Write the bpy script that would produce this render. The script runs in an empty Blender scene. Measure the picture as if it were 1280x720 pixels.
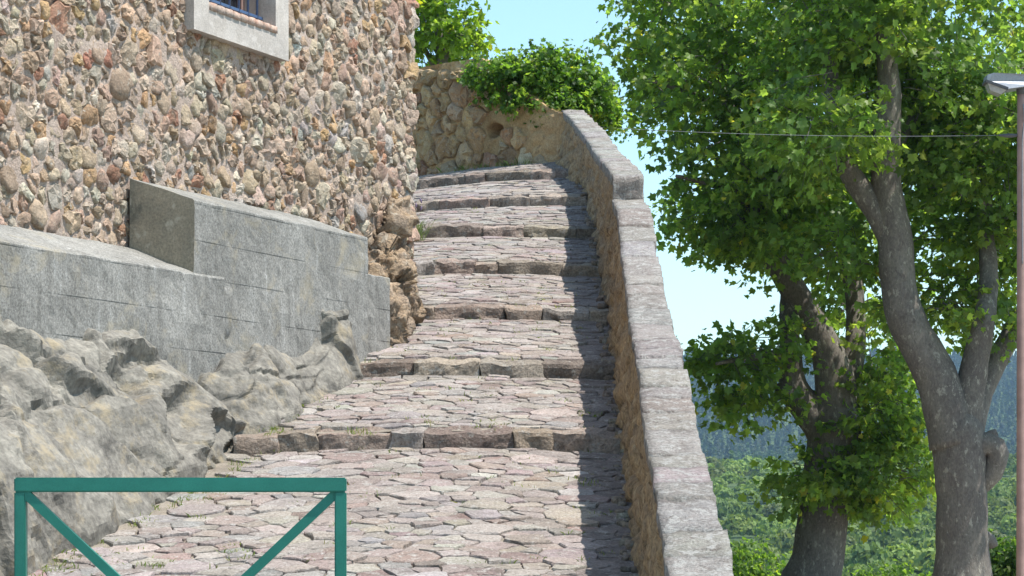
import bpy, bmesh, math, random
import numpy as np
from mathutils import Vector

# ------------------------------------------------------------------ camera, sky, sun, exposure
S = bpy.context.scene
COL = S.collection
EYE = 1.6                       # eye height; the pavement in front of the camera is z = 0
F = 3000.0                      # focal length in pixels of the 1280 px wide photograph
CX, CY = 640.0, 640.0           # principal point: horizon lies low in the frame (shifted lens)
cam_d = bpy.data.cameras.new('camera'); cam = bpy.data.objects.new('camera', cam_d); COL.objects.link(cam)
cam_d.sensor_width = 36.0; cam_d.lens = 36.0 * F / 1280.0
cam_d.shift_y = 280.0 / 1280.0; cam_d.shift_x = 0.0
cam.location = (0, 0, EYE); cam.rotation_euler = (math.radians(90), 0, 0)
cam_d.clip_start = 0.1; cam_d.clip_end = 9000
S.camera = cam
SUN = Vector((0.385, -0.12, 0.90)).normalized()
elev = math.asin(SUN.z); azim = math.atan2(SUN.x, SUN.y)
W = bpy.data.worlds.new('World'); S.world = W; W.use_nodes = True
nt = W.node_tree; nt.nodes.clear()
sky = nt.nodes.new('ShaderNodeTexSky'); sky.sky_type = 'NISHITA'; sky.sun_disc = False
sky.sun_elevation = elev; sky.sun_rotation = azim; sky.air_density = 1.0; sky.dust_density = 0.7; sky.ozone_density = 1.6
bg = nt.nodes.new('ShaderNodeBackground'); bg.inputs['Strength'].default_value = 0.15
wo = nt.nodes.new('ShaderNodeOutputWorld')
wb = nt.nodes.new('ShaderNodeMix'); wb.data_type = 'RGBA'; wb.blend_type = 'MULTIPLY'; wb.inputs[0].default_value = 1.0
wb.inputs[7].default_value = (0.93, 1.05, 0.98, 1)         # white balance of the photograph, even over the whole sky
nt.links.new(sky.outputs[0], wb.inputs[6]); nt.links.new(wb.outputs[2], bg.inputs[0]); nt.links.new(bg.outputs[0], wo.inputs[0])
sl = bpy.data.lights.new('sun', 'SUN'); sl.energy = 4.3; sl.angle = math.radians(0.53); sl.color = (1.0, 0.95, 0.88)
so = bpy.data.objects.new('sun', sl); COL.objects.link(so); so.location = (20, -10, 40)
so.rotation_euler = (-SUN).to_track_quat('-Z', 'Y').to_euler()
S.view_settings.view_transform = 'Standard'; S.view_settings.look = 'None'
S.view_settings.exposure = 0.80; S.view_settings.gamma = 1.0; S.view_settings.use_curve_mapping = False
S.render.engine = 'CYCLES'
S.cycles.max_bounces = 12; S.cycles.diffuse_bounces = 8; S.cycles.transmission_bounces = 4; S.cycles.volume_bounces = 0

RNG = np.random.default_rng(7)
random.seed(7)

# ------------------------------------------------------------------ numpy noise
def _hash(ix, iy, iz, seed):
    h = (ix.astype(np.int64) * 374761393 + iy.astype(np.int64) * 668265263 + iz.astype(np.int64) * 2147483647 + seed * 1274126177) & 0xffffffff
    h = ((h ^ (h >> 13)) * 1274126177) & 0xffffffff
    h = ((h ^ (h >> 16)) * 2246822519) & 0xffffffff
    return ((h ^ (h >> 15)) & 0xffffff) / float(0xffffff)
def vnoise(p, seed=0):
    p = np.asarray(p, float); i = np.floor(p).astype(np.int64); f = p - i; f = f * f * (3 - 2 * f)
    r = 0
    for dx in (0, 1):
        for dy in (0, 1):
            for dz in (0, 1):
                w = (f[:, 0] if dx else 1 - f[:, 0]) * (f[:, 1] if dy else 1 - f[:, 1]) * (f[:, 2] if dz else 1 - f[:, 2])
                r = r + w * _hash(i[:, 0] + dx, i[:, 1] + dy, i[:, 2] + dz, seed)
    return r * 2 - 1
def fbm(p, octv=4, seed=0, gain=0.5):
    p = np.asarray(p, float); a = 1.0; t = 0; s = 0
    for o in range(octv):
        t = t + a * vnoise(p * (2.03 ** o) + o * 17.3, seed + o); s += a; a *= gain
    return t / s
def worley(p, seed=0):
    p = np.asarray(p, float); i = np.floor(p).astype(np.int64); f1 = np.full(len(p), 9.0); f2 = np.full(len(p), 9.0)
    for dx in (-1, 0, 1):
        for dy in (-1, 0, 1):
            for dz in (-1, 0, 1):
                c = i + (dx, dy, dz)
                q = np.stack([_hash(c[:, 0], c[:, 1], c[:, 2], seed + k) for k in (1, 2, 3)], 1) + c
                d = np.linalg.norm(q - p, axis=1)
                f2 = np.where(d < f1, f1, np.minimum(f2, d)); f1 = np.minimum(f1, d)
    return f1, f2

def facets(p, seed=0):
    """chiselled relief: every cell is a plane of its own random tilt and level"""
    p = np.asarray(p, float); i = np.floor(p).astype(np.int64); f1 = np.full(len(p), 9.0); out = np.zeros(len(p)); 
    for dx in (-1, 0, 1):
        for dy in (-1, 0, 1):
            for dz in (-1, 0, 1):
                c = i + (dx, dy, dz); h = [_hash(c[:, 0], c[:, 1], c[:, 2], seed + k) for k in range(1, 8)]
                q = np.stack(h[:3], 1) + c; v = p - q; d = np.linalg.norm(v, axis=1)
                g = np.stack(h[3:6], 1) * 2 - 1; val = (v * g).sum(1) + (h[6] - .5) * .5
                m = d < f1; f1 = np.where(m, d, f1); out = np.where(m, val, out)
    return out

# ------------------------------------------------------------------ materials
def new_mat(name):
    m = bpy.data.materials.new(name); m.use_nodes = True
    n = m.node_tree.nodes; n.clear()
    out = n.new('ShaderNodeOutputMaterial')
    return m, m.node_tree, out
def nd(t, typ, **kw):
    n = t.nodes.new(typ)
    for k, v in kw.items():
        if k in n.inputs: n.inputs[k].default_value = v
        else: setattr(n, k, v)
    return n
def ramp(t, fac, stops):
    r = t.nodes.new('ShaderNodeValToRGB'); e = r.color_ramp.elements
    while len(e) < len(stops): e.new(0.5)
    for k, (p, c) in enumerate(stops):
        e[k].position = p; e[k].color = (*c, 1) if len(c) == 3 else c
    t.links.new(fac, r.inputs[0]); return r.outputs[0]
def gray(a): return (a, a, a)
def mixc(t, fac, a, b, mode='MIX'):
    m = t.nodes.new('ShaderNodeMix'); m.data_type = 'RGBA'; m.blend_type = mode
    for sock, v in ((m.inputs[0], fac), (m.inputs[6], a), (m.inputs[7], b)):
        if isinstance(v, bpy.types.NodeSocket): t.links.new(v, sock)
        elif isinstance(v, (int, float)): sock.default_value = v
        else: sock.default_value = (*v, 1)
    return m.outputs[2]
def pos_node(t, scale=(1, 1, 1), rot=(0, 0, 0)):
    g = t.nodes.new('ShaderNodeNewGeometry'); mp = t.nodes.new('ShaderNodeMapping')
    mp.inputs['Scale'].default_value = scale; mp.inputs['Rotation'].default_value = rot
    t.links.new(g.outputs['Position'], mp.inputs['Vector']); return mp.outputs[0]
def noise(t, vec, scale, detail=6, rough=0.6, dist=0.0):
    n = nd(t, 'ShaderNodeTexNoise'); n.inputs['Scale'].default_value = scale; n.inputs['Detail'].default_value = detail
    n.inputs['Roughness'].default_value = rough; n.inputs['Distortion'].default_value = dist
    t.links.new(vec, n.inputs['Vector']); return n.outputs[0]
def mineral(name, col, col2=None, spots=None, tint=False, scale=6.0, fine=60.0, bump=0.5, bdist=0.02, rough=0.9, vscale=(1, 1, 1), spotscale=14.0, spotpos=(0.56, 0.64), contrast=0.5, dark=None):
    """stone-like material: base colour (or per-piece tint) x large and fine grain, mineral/lichen spots, fine relief"""
    m, t, out = new_mat(name)
    v = pos_node(t, vscale)
    n1 = noise(t, v, scale, 5, 0.6); n2 = noise(t, v, fine, 4, 0.65)
    if tint:
        a = nd(t, 'ShaderNodeAttribute', attribute_name='tint'); base = a.outputs['Color']
        if col2: base = mixc(t, ramp(t, n1, [(0.42, gray(0)), (0.66, gray(0.55))]), base, col2)
    else:
        base = mixc(t, ramp(t, n1, [(0.38, gray(0)), (0.62, gray(1))]), col, col2 or col)
    lo, hi = 1 - contrast * 0.6, 1 + contrast * 0.5
    base = mixc(t, 1.0, base, ramp(t, n2, [(0.3, gray(lo)), (0.7, gray(hi))]), 'MULTIPLY')
    n4 = noise(t, v, scale * 0.37, 3, 0.5)
    base = mixc(t, 1.0, base, ramp(t, n4, [(0.3, gray(0.82)), (0.7, gray(1.15))]), 'MULTIPLY')
    if spots:
        n3 = noise(t, v, spotscale, 6, 0.7)
        base = mixc(t, ramp(t, n3, [(spotpos[0], gray(0)), (spotpos[1], gray(0.85))]), base, spots)
    if dark:
        n5 = noise(t, v, spotscale * 0.6, 7, 0.75, 0.4)
        base = mixc(t, ramp(t, n5, [(0.34, gray(0.85)), (0.44, gray(0))]), base, dark)
    p = nd(t, 'ShaderNodeBsdfPrincipled'); p.inputs['Roughness'].default_value = rough; p.inputs['Specular IOR Level'].default_value = 0.25
    t.links.new(base, p.inputs['Base Color'])
    add = nd(t, 'ShaderNodeMath', operation='MULTIPLY_ADD'); t.links.new(n2, add.inputs[0]); add.inputs[1].default_value = 0.45; t.links.new(noise(t, v, scale * 3, 6, 0.7), add.inputs[2])
    b = nd(t, 'ShaderNodeBump'); b.inputs['Strength'].default_value = bump; b.inputs['Distance'].default_value = bdist
    t.links.new(add.outputs[0], b.inputs['Height']); t.links.new(b.outputs[0], p.inputs['Normal'])
    t.links.new(p.outputs[0], out.inputs[0]); return m
def plain(name, col, rough=0.5, metal=0.0, bump=0.0, scale=40, var=0.15, spec=0.4):
    m, t, out = new_mat(name); v = pos_node(t)
    n = noise(t, v, scale, 5, 0.6)
    c = mixc(t, 1.0, col, ramp(t, n, [(0.3, gray(1 - var)), (0.7, gray(1 + var))]), 'MULTIPLY')
    p = nd(t, 'ShaderNodeBsdfPrincipled'); p.inputs['Roughness'].default_value = rough; p.inputs['Metallic'].default_value = metal
    p.inputs['Specular IOR Level'].default_value = spec
    t.links.new(c, p.inputs['Base Color'])
    if bump:
        b = nd(t, 'ShaderNodeBump'); b.inputs['Strength'].default_value = bump; b.inputs['Distance'].default_value = 0.01
        t.links.new(n, b.inputs['Height']); t.links.new(b.outputs[0], p.inputs['Normal'])
    t.links.new(p.outputs[0], out.inputs[0]); return m
def leaf_mat(name, trans=0.4, gloss=0.45, boost=(2.5, 2.4, 1.0)):
    m, t, out = new_mat(name)
    a = nd(t, 'ShaderNodeAttribute', attribute_name='tint')
    p = nd(t, 'ShaderNodeBsdfPrincipled'); p.inputs['Roughness'].default_value = gloss; p.inputs['Specular IOR Level'].default_value = 0.35
    t.links.new(a.outputs['Color'], p.inputs['Base Color'])
    tr = nd(t, 'ShaderNodeBsdfTranslucent')
    t.links.new(mixc(t, 1.0, a.outputs['Color'], boost, 'MULTIPLY'), tr.inputs['Color'])
    mx = nd(t, 'ShaderNodeMixShader'); mx.inputs[0].default_value = trans
    t.links.new(p.outputs[0], mx.inputs[1]); t.links.new(tr.outputs[0], mx.inputs[2]); t.links.new(mx.outputs[0], out.inputs[0]); return m

# ------------------------------------------------------------------ object helpers
ORG = {}
def empty(name, loc):
    o = bpy.data.objects.new(name, None); COL.objects.link(o); o.location = loc; o.empty_display_size = 0.2
    ORG[o.name] = np.array(loc, float); return o
def tag(o, label=None, cat=None, group=None, kind=None):
    for k, v in (('label', label), ('category', cat), ('group', group), ('kind', kind)):
        if v: o[k] = v
    return o
def mesh_obj(name, verts, faces, mat, parent=None, tint=None, smooth=True, origin=None):
    """verts in world coordinates. faces: list of index lists or (M,k) array"""
    verts = np.asarray(verts, float)
    org = ORG[parent.name] if parent is not None else (np.array(origin, float) if origin is not None else np.zeros(3))
    me = bpy.data.meshes.new(name)
    if isinstance(faces, np.ndarray):
        M, k = faces.shape
        me.vertices.add(len(verts)); me.vertices.foreach_set('co', (verts - org).ravel())
        me.loops.add(M * k); me.loops.foreach_set('vertex_index', faces.astype(np.int32).ravel())
        me.polygons.add(M); me.polygons.foreach_set('loop_start', np.arange(0, M * k, k, dtype=np.int32))
        me.polygons.foreach_set('loop_total', np.full(M, k, np.int32))
        me.update(calc_edges=True); me.validate()
    else:
        me.from_pydata((verts - org).tolist(), [], [list(map(int, f)) for f in faces])
    if tint is not None:
        at = me.color_attributes.new('tint', 'FLOAT_COLOR', 'POINT')
        tint = np.asarray(tint, float)
        if tint.ndim == 1: tint = np.tile(tint, (len(verts), 1))
        at.data.foreach_set('color', np.concatenate([tint[:, :3], np.ones((len(verts), 1))], 1).ravel())
    me.polygons.foreach_set('use_smooth', np.full(len(me.polygons), smooth))
    me.materials.append(mat)
    o = bpy.data.objects.new(name, me); COL.objects.link(o)
    if parent is not None: o.parent = parent
    else: o.location = org
    ORG[o.name] = org
    return o
class Bag:
    """collects many pieces into one mesh"""
    def __init__(s): s.v = []; s.f = []; s.t = []; s.n = 0
    def add(s, v, f, t=None):
        s.v.append(np.asarray(v, float)); s.f += [[int(i) + s.n for i in q] for q in f]; s.n += len(v)
        if t is not None: s.t.append(np.tile(np.asarray(t, float), (len(v), 1)) if np.ndim(t) == 1 else np.asarray(t))
    def build(s, name, mat, parent=None, smooth=True, origin=None):
        return mesh_obj(name, np.concatenate(s.v), s.f, mat, parent, np.concatenate(s.t) if s.t else None, smooth, origin)
def px(x, y, d):
    """photo pixel at depth d -> world point"""
    return np.array([(x - CX) * d / F, d, EYE + (CY - y) * d / F])
def cube_grid(n):
    """surface grid of the unit cube with n=(a,b,c) segments: points in [0,1]^3 and quads (shared vertices)"""
    idx = {}; pts = []; quads = []
    def vid(k):
        if k not in idx: idx[k] = len(pts); pts.append([k[0] / n[0], k[1] / n[1], k[2] / n[2]])
        return idx[k]
    for ax in range(3):
        u, v = [a for a in range(3) if a != ax]
        for side in (0, n[ax]):
            for i in range(n[u]):
                for j in range(n[v]):
                    q = []
                    for di, dj in ((0, 0), (1, 0), (1, 1), (0, 1)):
                        k = [0, 0, 0]; k[ax] = side; k[u] = i + di; k[v] = j + dj; q.append(vid(tuple(k)))
                    flip = (side == 0) ^ (ax == 1)
                    quads.append(q[::-1] if flip else q)
    return np.array(pts), quads
_CG = {}
def rough_box(size, n=(3, 3, 2), r=0.02, amp=0.01, freq=8.0, seed=0):
    """rounded uneven block, local coords 0..size"""
    if n not in _CG: _CG[n] = cube_grid(n)
    p, f = _CG[n]; size = np.array(size, float); p = p * size
    r = min(r, size.min() * 0.45)
    c = np.clip(p, r, size - r); d = p - c; L = np.linalg.norm(d, axis=1, keepdims=True); L[L == 0] = 1
    p = np.where(np.abs(d).sum(1, keepdims=True) > 0, c + d / L * r, p)
    off = RNG.uniform(-50, 50, 3)
    p = p + amp * np.stack([fbm(p * freq + off + k * 31, 2, seed + k) for k in range(3)], 1)
    return p, f
def box(bag, lo, hi, t=None):
    lo = np.array(lo, float); hi = np.array(hi, float)
    p = np.array([[0, 0, 0], [1, 0, 0], [1, 1, 0], [0, 1, 0], [0, 0, 1], [1, 0, 1], [1, 1, 1], [0, 1, 1]]) * (hi - lo) + lo
    f = [[3, 2, 1, 0], [4, 5, 6, 7], [0, 1, 5, 4], [1, 2, 6, 5], [2, 3, 7, 6], [3, 0, 4, 7]]
    bag.add(p, f, t)
def catmull(P, step=0.12):
    P = np.asarray(P, float); out = []
    for i in range(len(P) - 1):
        a = P[max(i - 1, 0)]; b = P[i]; c = P[i + 1]; d = P[min(i + 2, len(P) - 1)]
        n = max(2, int(np.linalg.norm((c - b)[:3]) / step))
        for k in range(n):
            t = k / n
            out.append(0.5 * ((2 * b) + (-a + c) * t + (2 * a - 5 * b + 4 * c - d) * t * t + (-a + 3 * b - 3 * c + d) * t ** 3))
    out.append(P[-1]); return np.array(out)
def tube(P, R, seg=12, amp=0.0, freq=3.0, cap=True, step=0.12, seed=0, smooth_path=True):
    """tapering tube along points P with radii R"""
    PR = np.concatenate([np.asarray(P, float), np.asarray(R, float)[:, None]], 1)
    if smooth_path: PR = catmull(PR, step)
    C = PR[:, :3]; R = np.maximum(PR[:, 3], 0.0005); T = np.gradient(C, axis=0); T /= np.linalg.norm(T, axis=1, keepdims=True)
    ref = np.array([0.0, 1.0, 0.0]) if abs(T[0][1]) < 0.9 else np.array([1.0, 0, 0])
    V = []
    for c, t, r in zip(C, T, R):
        u = ref - t * ref.dot(t); u /= np.linalg.norm(u); ref = u; w = np.cross(t, u)
        a = np.linspace(0, 2 * np.pi, seg, endpoint=False)
        V.append(c + r * (np.cos(a)[:, None] * u + np.sin(a)[:, None] * w))
    V = np.concatenate(V); n = len(C)
    if amp:
        cc = np.repeat(C, seg, 0); nn = V - cc; L = np.linalg.norm(nn, axis=1, keepdims=True)
        V = V + nn / L * (amp * fbm(V * freq, 4, seed)[:, None] * np.minimum(1, L / 0.1))
    f = [[i * seg + j, i * seg + (j + 1) % seg, (i + 1) * seg + (j + 1) % seg, (i + 1) * seg + j] for i in range(n - 1) for j in range(seg)]
    if cap: f.append(list(range(seg))[::-1]); f.append([(n - 1) * seg + j for j in range(seg)])
    return V, f

# ---------------- packing of stones: power diagram cells
def dart(x0, x1, y0, y1, rfun, tries, ok=None):
    P = np.zeros((0, 2)); R = np.zeros(0)
    for k in range(tries):
        p = np.array([RNG.uniform(x0, x1), RNG.uniform(y0, y1)]); r = rfun(p)
        if ok is not None and not ok(p): continue
        if len(P) == 0 or np.all(np.hypot(*(P - p).T) > 0.5 * (R + r) * 1.7):
            P = np.vstack([P, p]); R = np.append(R, r)
    return P, R
def clip(poly, n, c):
    out = []
    m = len(poly)
    for i in range(m):
        a = poly[i]; b = poly[(i + 1) % m]; da = n.dot(a) - c; db = n.dot(b) - c
        if da <= 0: out.append(a)
        if (da < 0) != (db < 0) and abs(da - db) > 1e-12: out.append(a + (b - a) * (da / (da - db)))
    return out
def cells(P, R, x0, x1, y0, y1):
    res = []
    for i in range(len(P)):
        d = np.hypot(*(P - P[i]).T); order = np.argsort(d)[1:28]
        poly = [np.array(q, float) for q in ((x0, y0), (x1, y0), (x1, y1), (x0, y1))]
        for j in order:
            n = 2 * (P[j] - P[i]); c = P[j].dot(P[j]) - P[i].dot(P[i]) + (R[i] ** 2 - R[j] ** 2) * 0.6
            poly = clip(poly, n, c)
            if len(poly) < 3: break
        res.append(np.array(poly) if len(poly) >= 3 else None)
    return res
def outline(poly, gap, n=10, chaik=1, jit=0.06):
    c = poly.mean(0)
    if chaik == 0:                                         # angular stone: keep the corners, break the long edges
        poly = [p for p in poly]
        k = 0
        while k < len(poly) and len(poly) > 3:             # drop very short edges
            if np.hypot(*(poly[k] - poly[(k + 1) % len(poly)])) < 0.12 * np.sqrt(area(np.array(poly))): poly.pop(k)
            else: k += 1
        while len(poly) < n:
            L = [np.hypot(*(poly[k] - poly[(k + 1) % len(poly)])) for k in range(len(poly))]; k = int(np.argmax(L))
            a, b = poly[k], poly[(k + 1) % len(poly)]; t = RNG.uniform(.35, .65); d = b - a
            poly.insert(k + 1, a + d * t + np.array([-d[1], d[0]]) * RNG.normal(0, jit))
        q = np.array(poly[:n]); d = q - c; l = np.linalg.norm(d, axis=1, keepdims=True)
        return c + d * np.maximum(0.35, (l - gap * 1.15) / np.maximum(l, 1e-6)), c
    for _ in range(chaik):
        q = np.roll(poly, -1, 0); poly = np.stack([poly * 0.8 + q * 0.2, poly * 0.2 + q * 0.8], 1).reshape(-1, 2)
    L = np.linalg.norm(np.roll(poly, -1, 0) - poly, axis=1); s = np.concatenate([[0], np.cumsum(L)])
    t = (np.arange(n) + RNG.uniform(-.25, .25, n)) / n * s[-1]; t = np.mod(t, s[-1]); t.sort()
    pp = np.vstack([poly, poly[:1]])
    q = np.stack([np.interp(t, s, pp[:, 0]), np.interp(t, s, pp[:, 1])], 1)
    d = q - c; l = np.linalg.norm(d, axis=1, keepdims=True)
    q = c + d * np.maximum(0.35, (l - gap) / np.maximum(l, 1e-6)) * (1 + RNG.uniform(-jit, jit, (n, 1)))
    return q, c
def stone(poly, h, gap, depth=0.04, n=10, flat=False, tilt=0.0, chaik=1, jit=0.06):
    """returns local (x, y, height) verts and faces of one stone sitting proud of its bed"""
    q, c = outline(poly, gap, n, chaik, jit)
    r = np.sqrt(max(1e-6, np.abs(q - c).max()))
    if flat: rings = [(1.0, -depth), (1.0, h * 0.55), (0.955, h * 0.93), (0.55, h)]
    else: rings = [(1.03, -depth), (1.0, h * 0.35), (0.84, h * 0.82), (0.45, h)]
    V = []
    tx, ty = RNG.normal(0, tilt, 2)
    for k, (s, z) in enumerate(rings):
        qq = c + (q - c) * s
        if k >= 1: qq = qq + RNG.normal(0, 0.03, qq.shape) * np.abs(q - c).mean()
        zz = np.full(n, z) + ((RNG.normal(0, 1, n) * (0.05 if flat else 0.20) * h) if k >= 1 else 0)
        if k >= 1: zz = zz + (qq - c) @ np.array([tx, ty])
        V.append(np.column_stack([qq, zz]))
    V.append(np.array([[c[0], c[1], h * (1.0 if flat else RNG.uniform(0.9, 1.15))]])); V = np.concatenate(V)
    f = []
    for k in range(len(rings) - 1):
        for j in range(n): f.append([k * n + j, k * n + (j + 1) % n, (k + 1) * n + (j + 1) % n, (k + 1) * n + j])
    b = (len(rings) - 1) * n
    for j in range(n): f.append([b + j, b + (j + 1) % n, b + n])
    return V, f
def area(p): return 0.5 * abs(np.dot(p[:, 0], np.roll(p[:, 1], 1)) - np.dot(p[:, 1], np.roll(p[:, 0], 1)))
def pick(pal, jit=0.12):
    w = np.array([p[0] for p in pal], float); k = RNG.choice(len(pal), p=w / w.sum())
    return np.clip(np.array(pal[k][1]) * (1 + RNG.normal(0, jit)) * (1 + RNG.normal(0, 0.03, 3)), 0.01, 0.8)

# ------------------------------------------------------------------ material library
M = {}
M['wall_mortar'] = mineral('wall_mortar', (0.40, 0.31, 0.255), (0.45, 0.365, 0.305), spots=(0.44, 0.31, 0.20), scale=5, fine=70, bump=0.9, bdist=0.03)
M['wall_stone'] = mineral('wall_stone', (1, 1, 1), (0.36, 0.27, 0.19), tint=True, spots=(0.50, 0.47, 0.41), scale=11, fine=55, bump=0.9, bdist=0.025, spotscale=22, spotpos=(0.58, 0.68), dark=(0.16, 0.12, 0.095))
M['paver'] = mineral('paver', (1, 1, 1), (0.27, 0.235, 0.21), tint=True, spots=(0.40, 0.38, 0.35), scale=9, fine=60, bump=0.9, bdist=0.02, spotscale=15, spotpos=(0.54, 0.66), dark=(0.12, 0.10, 0.085), contrast=.6)
M['path_bed'] = mineral('path_bed', (0.24, 0.205, 0.165), (0.31, 0.27, 0.22), scale=9, fine=90, bump=0.8, bdist=0.02)
M['step_stone'] = mineral('step_stone', (1, 1, 1), (0.24, 0.20, 0.165), tint=True, spots=(0.36, 0.34, 0.305), scale=9, fine=50, bump=1.0, bdist=0.03, dark=(0.085, 0.07, 0.06), contrast=.7)
M['coping'] = mineral('coping', (1, 1, 1), (0.24, 0.205, 0.185), tint=True, spots=(0.37, 0.36, 0.335), scale=12, fine=60, bump=1.0, bdist=0.022, contrast=.6, spotscale=15, spotpos=(0.50, 0.60), dark=(0.115, 0.095, 0.08))
M['parapet_face'] = mineral('parapet_face', (0.44, 0.31, 0.175), (0.33, 0.245, 0.16), spots=(0.54, 0.42, 0.27), scale=7, fine=50, bump=1.0, bdist=0.04, vscale=(1, 1.2, 0.6), spotscale=12, contrast=.8, dark=(0.15, 0.10, 0.06))
M['end_mortar'] = mineral('end_mortar', (0.46, 0.315, 0.165), (0.38, 0.24, 0.12), spots=(0.52, 0.385, 0.23), scale=4, fine=45, bump=0.9, bdist=0.03, spotscale=8, dark=(0.20, 0.13, 0.075))
M['rock'] = mineral('rock', (0.165, 0.153, 0.132), (0.235, 0.218, 0.185), spots=(0.30, 0.25, 0.17), scale=4.2, fine=24, bump=0.7, bdist=0.02, spotscale=3.8, spotpos=(0.53, 0.66), contrast=0.6, dark=(0.075, 0.07, 0.063))
M['rock_brown'] = mineral('rock_brown', (0.30, 0.23, 0.17), (0.38, 0.27, 0.17), spots=(0.44, 0.38, 0.30), scale=5, fine=45, bump=1.0, bdist=0.04, spotscale=9, contrast=0.8, dark=(0.11, 0.085, 0.065))
M['bark'] = mineral('bark', (0.125, 0.108, 0.096), (0.165, 0.148, 0.127), spots=(0.29, 0.27, 0.225), scale=3.5, fine=35, bump=0.7, bdist=0.02, spotscale=11, spotpos=(0.57, 0.62), vscale=(1, 1, 0.55), dark=(0.08, 0.068, 0.06))
M['soil'] = mineral('soil', (0.10, 0.13, 0.05), (0.18, 0.16, 0.09), scale=0.8, fine=14, bump=0.6, bdist=0.05)
M['forest_floor'] = mineral('forest_floor', (0.045, 0.075, 0.02), (0.075, 0.11, 0.03), scale=0.05, fine=0.6, bump=0.8, bdist=1.0)
M['brick'] = mineral('brick', (0.38, 0.24, 0.18), (0.44, 0.35, 0.29), scale=14, fine=80, bump=0.5, bdist=0.008)
M['render'] = mineral('render', (0.42, 0.38, 0.34), (0.48, 0.44, 0.40), spots=(0.52, 0.48, 0.44), scale=6, fine=90, bump=0.7, bdist=0.01, contrast=0.35, spotscale=9)
M['green_paint'] = mineral('green_paint', (0.022, 0.16, 0.122), (0.028, 0.185, 0.142), spots=(0.10, 0.07, 0.045), scale=5, fine=140, bump=0.12, bdist=0.004, rough=.4, spotscale=38, spotpos=(.70, .73), contrast=.18)
M['blue_paint'] = plain('blue_paint', (0.055, 0.10, 0.20), rough=0.45)
M['dark_glass'] = plain('dark_glass', (0.02, 0.024, 0.03), rough=0.08, spec=0.6)
M['lamp_pole'] = plain('lamp_pole', (0.27, 0.175, 0.15), rough=0.6, var=0.2, scale=5)
M['lamp_metal'] = plain('lamp_metal', (0.26, 0.28, 0.31), rough=0.4, metal=0.3)
M['lamp_dark'] = plain('lamp_dark', (0.07, 0.07, 0.075), rough=0.5)
M['lamp_glass'] = plain('lamp_glass', (0.33, 0.33, 0.32), rough=0.15, spec=0.6)
M['cable'] = plain('cable', (0.22, 0.23, 0.25), rough=0.5)
M['leaf'] = leaf_mat('plane_leaf', 0.6)
M['leaf_far'] = leaf_mat('far_leaf', 0.25, 0.7)
M['grass'] = leaf_mat('grass_blade', 0.3, 0.6)
def concrete_mat():
    m, t, out = new_mat('concrete'); v = pos_node(t)
    big = noise(t, v, 1.6, 5, 0.6); fine = noise(t, v, 60, 4, 0.8); vs = noise(t, pos_node(t, (5, 5, 0.8)), 2.2, 5, 0.65)
    base = mixc(t, ramp(t, big, [(0.36, gray(0)), (0.64, gray(1))]), (0.19, 0.184, 0.168), (0.265, 0.257, 0.236))
    base = mixc(t, ramp(t, vs, [(0.32, gray(0.6)), (0.48, gray(0))]), base, (0.125, 0.12, 0.108))
    base = mixc(t, ramp(t, vs, [(0.58, gray(0)), (0.75, gray(0.7))]), base, (0.40, 0.395, 0.375))
    base = mixc(t, 1.0, base, ramp(t, fine, [(0.35, gray(0.55)), (0.65, gray(1.45))]), 'MULTIPLY')
    st = noise(t, v, 2.6, 6, 0.7, 0.6)
    base = mixc(t, ramp(t, st, [(0.55, gray(0)), (0.70, gray(0.65))]), base, (0.34, 0.295, 0.21))
    p = nd(t, 'ShaderNodeBsdfPrincipled'); p.inputs['Roughness'].default_value = 0.9; p.inputs['Specular IOR Level'].default_value = 0.2
    t.links.new(base, p.inputs['Base Color'])
    # board marks of the formwork: thin horizontal joints every 0.3 m
    sep = nd(t, 'ShaderNodeSeparateXYZ'); t.links.new(v, sep.inputs[0])
    a = nd(t, 'ShaderNodeMath', operation='MULTIPLY_ADD'); t.links.new(sep.outputs[2], a.inputs[0]); a.inputs[1].default_value = 1 / 0.27; a.inputs[2].default_value = -0.26
    fr = nd(t, 'ShaderNodeMath', operation='FRACT'); t.links.new(a.outputs[0], fr.inputs[0])
    line = mixc(t, ramp(t, noise(t, v, 1.7, 4, .6), [(.42, gray(.15)), (.6, gray(1))]), ramp(t, fr.outputs[0], [(0.0, gray(0)), (0.022, gray(0)), (0.05, gray(1)), (1.0, gray(1))]), (1, 1, 1))
    ad = nd(t, 'ShaderNodeMath', operation='MULTIPLY_ADD'); t.links.new(fine, ad.inputs[0]); ad.inputs[1].default_value = 0.55; t.links.new(line, ad.inputs[2])
    b = nd(t, 'ShaderNodeBump'); b.inputs['Strength'].default_value = 0.7; b.inputs['Distance'].default_value = 0.008
    t.links.new(ad.outputs[0], b.inputs['Height']); t.links.new(b.outputs[0], p.inputs['Normal']); t.links.new(p.outputs[0], out.inputs[0]); return m
M['concrete'] = concrete_mat()
M['stained_concrete'] = mineral('stained_concrete', (0.36, 0.31, 0.23), (0.27, 0.245, 0.19), spots=(0.46, 0.42, 0.34), scale=4, fine=60, bump=0.5, bdist=0.01, spotscale=5, dark=(0.12, 0.115, 0.095))

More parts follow.
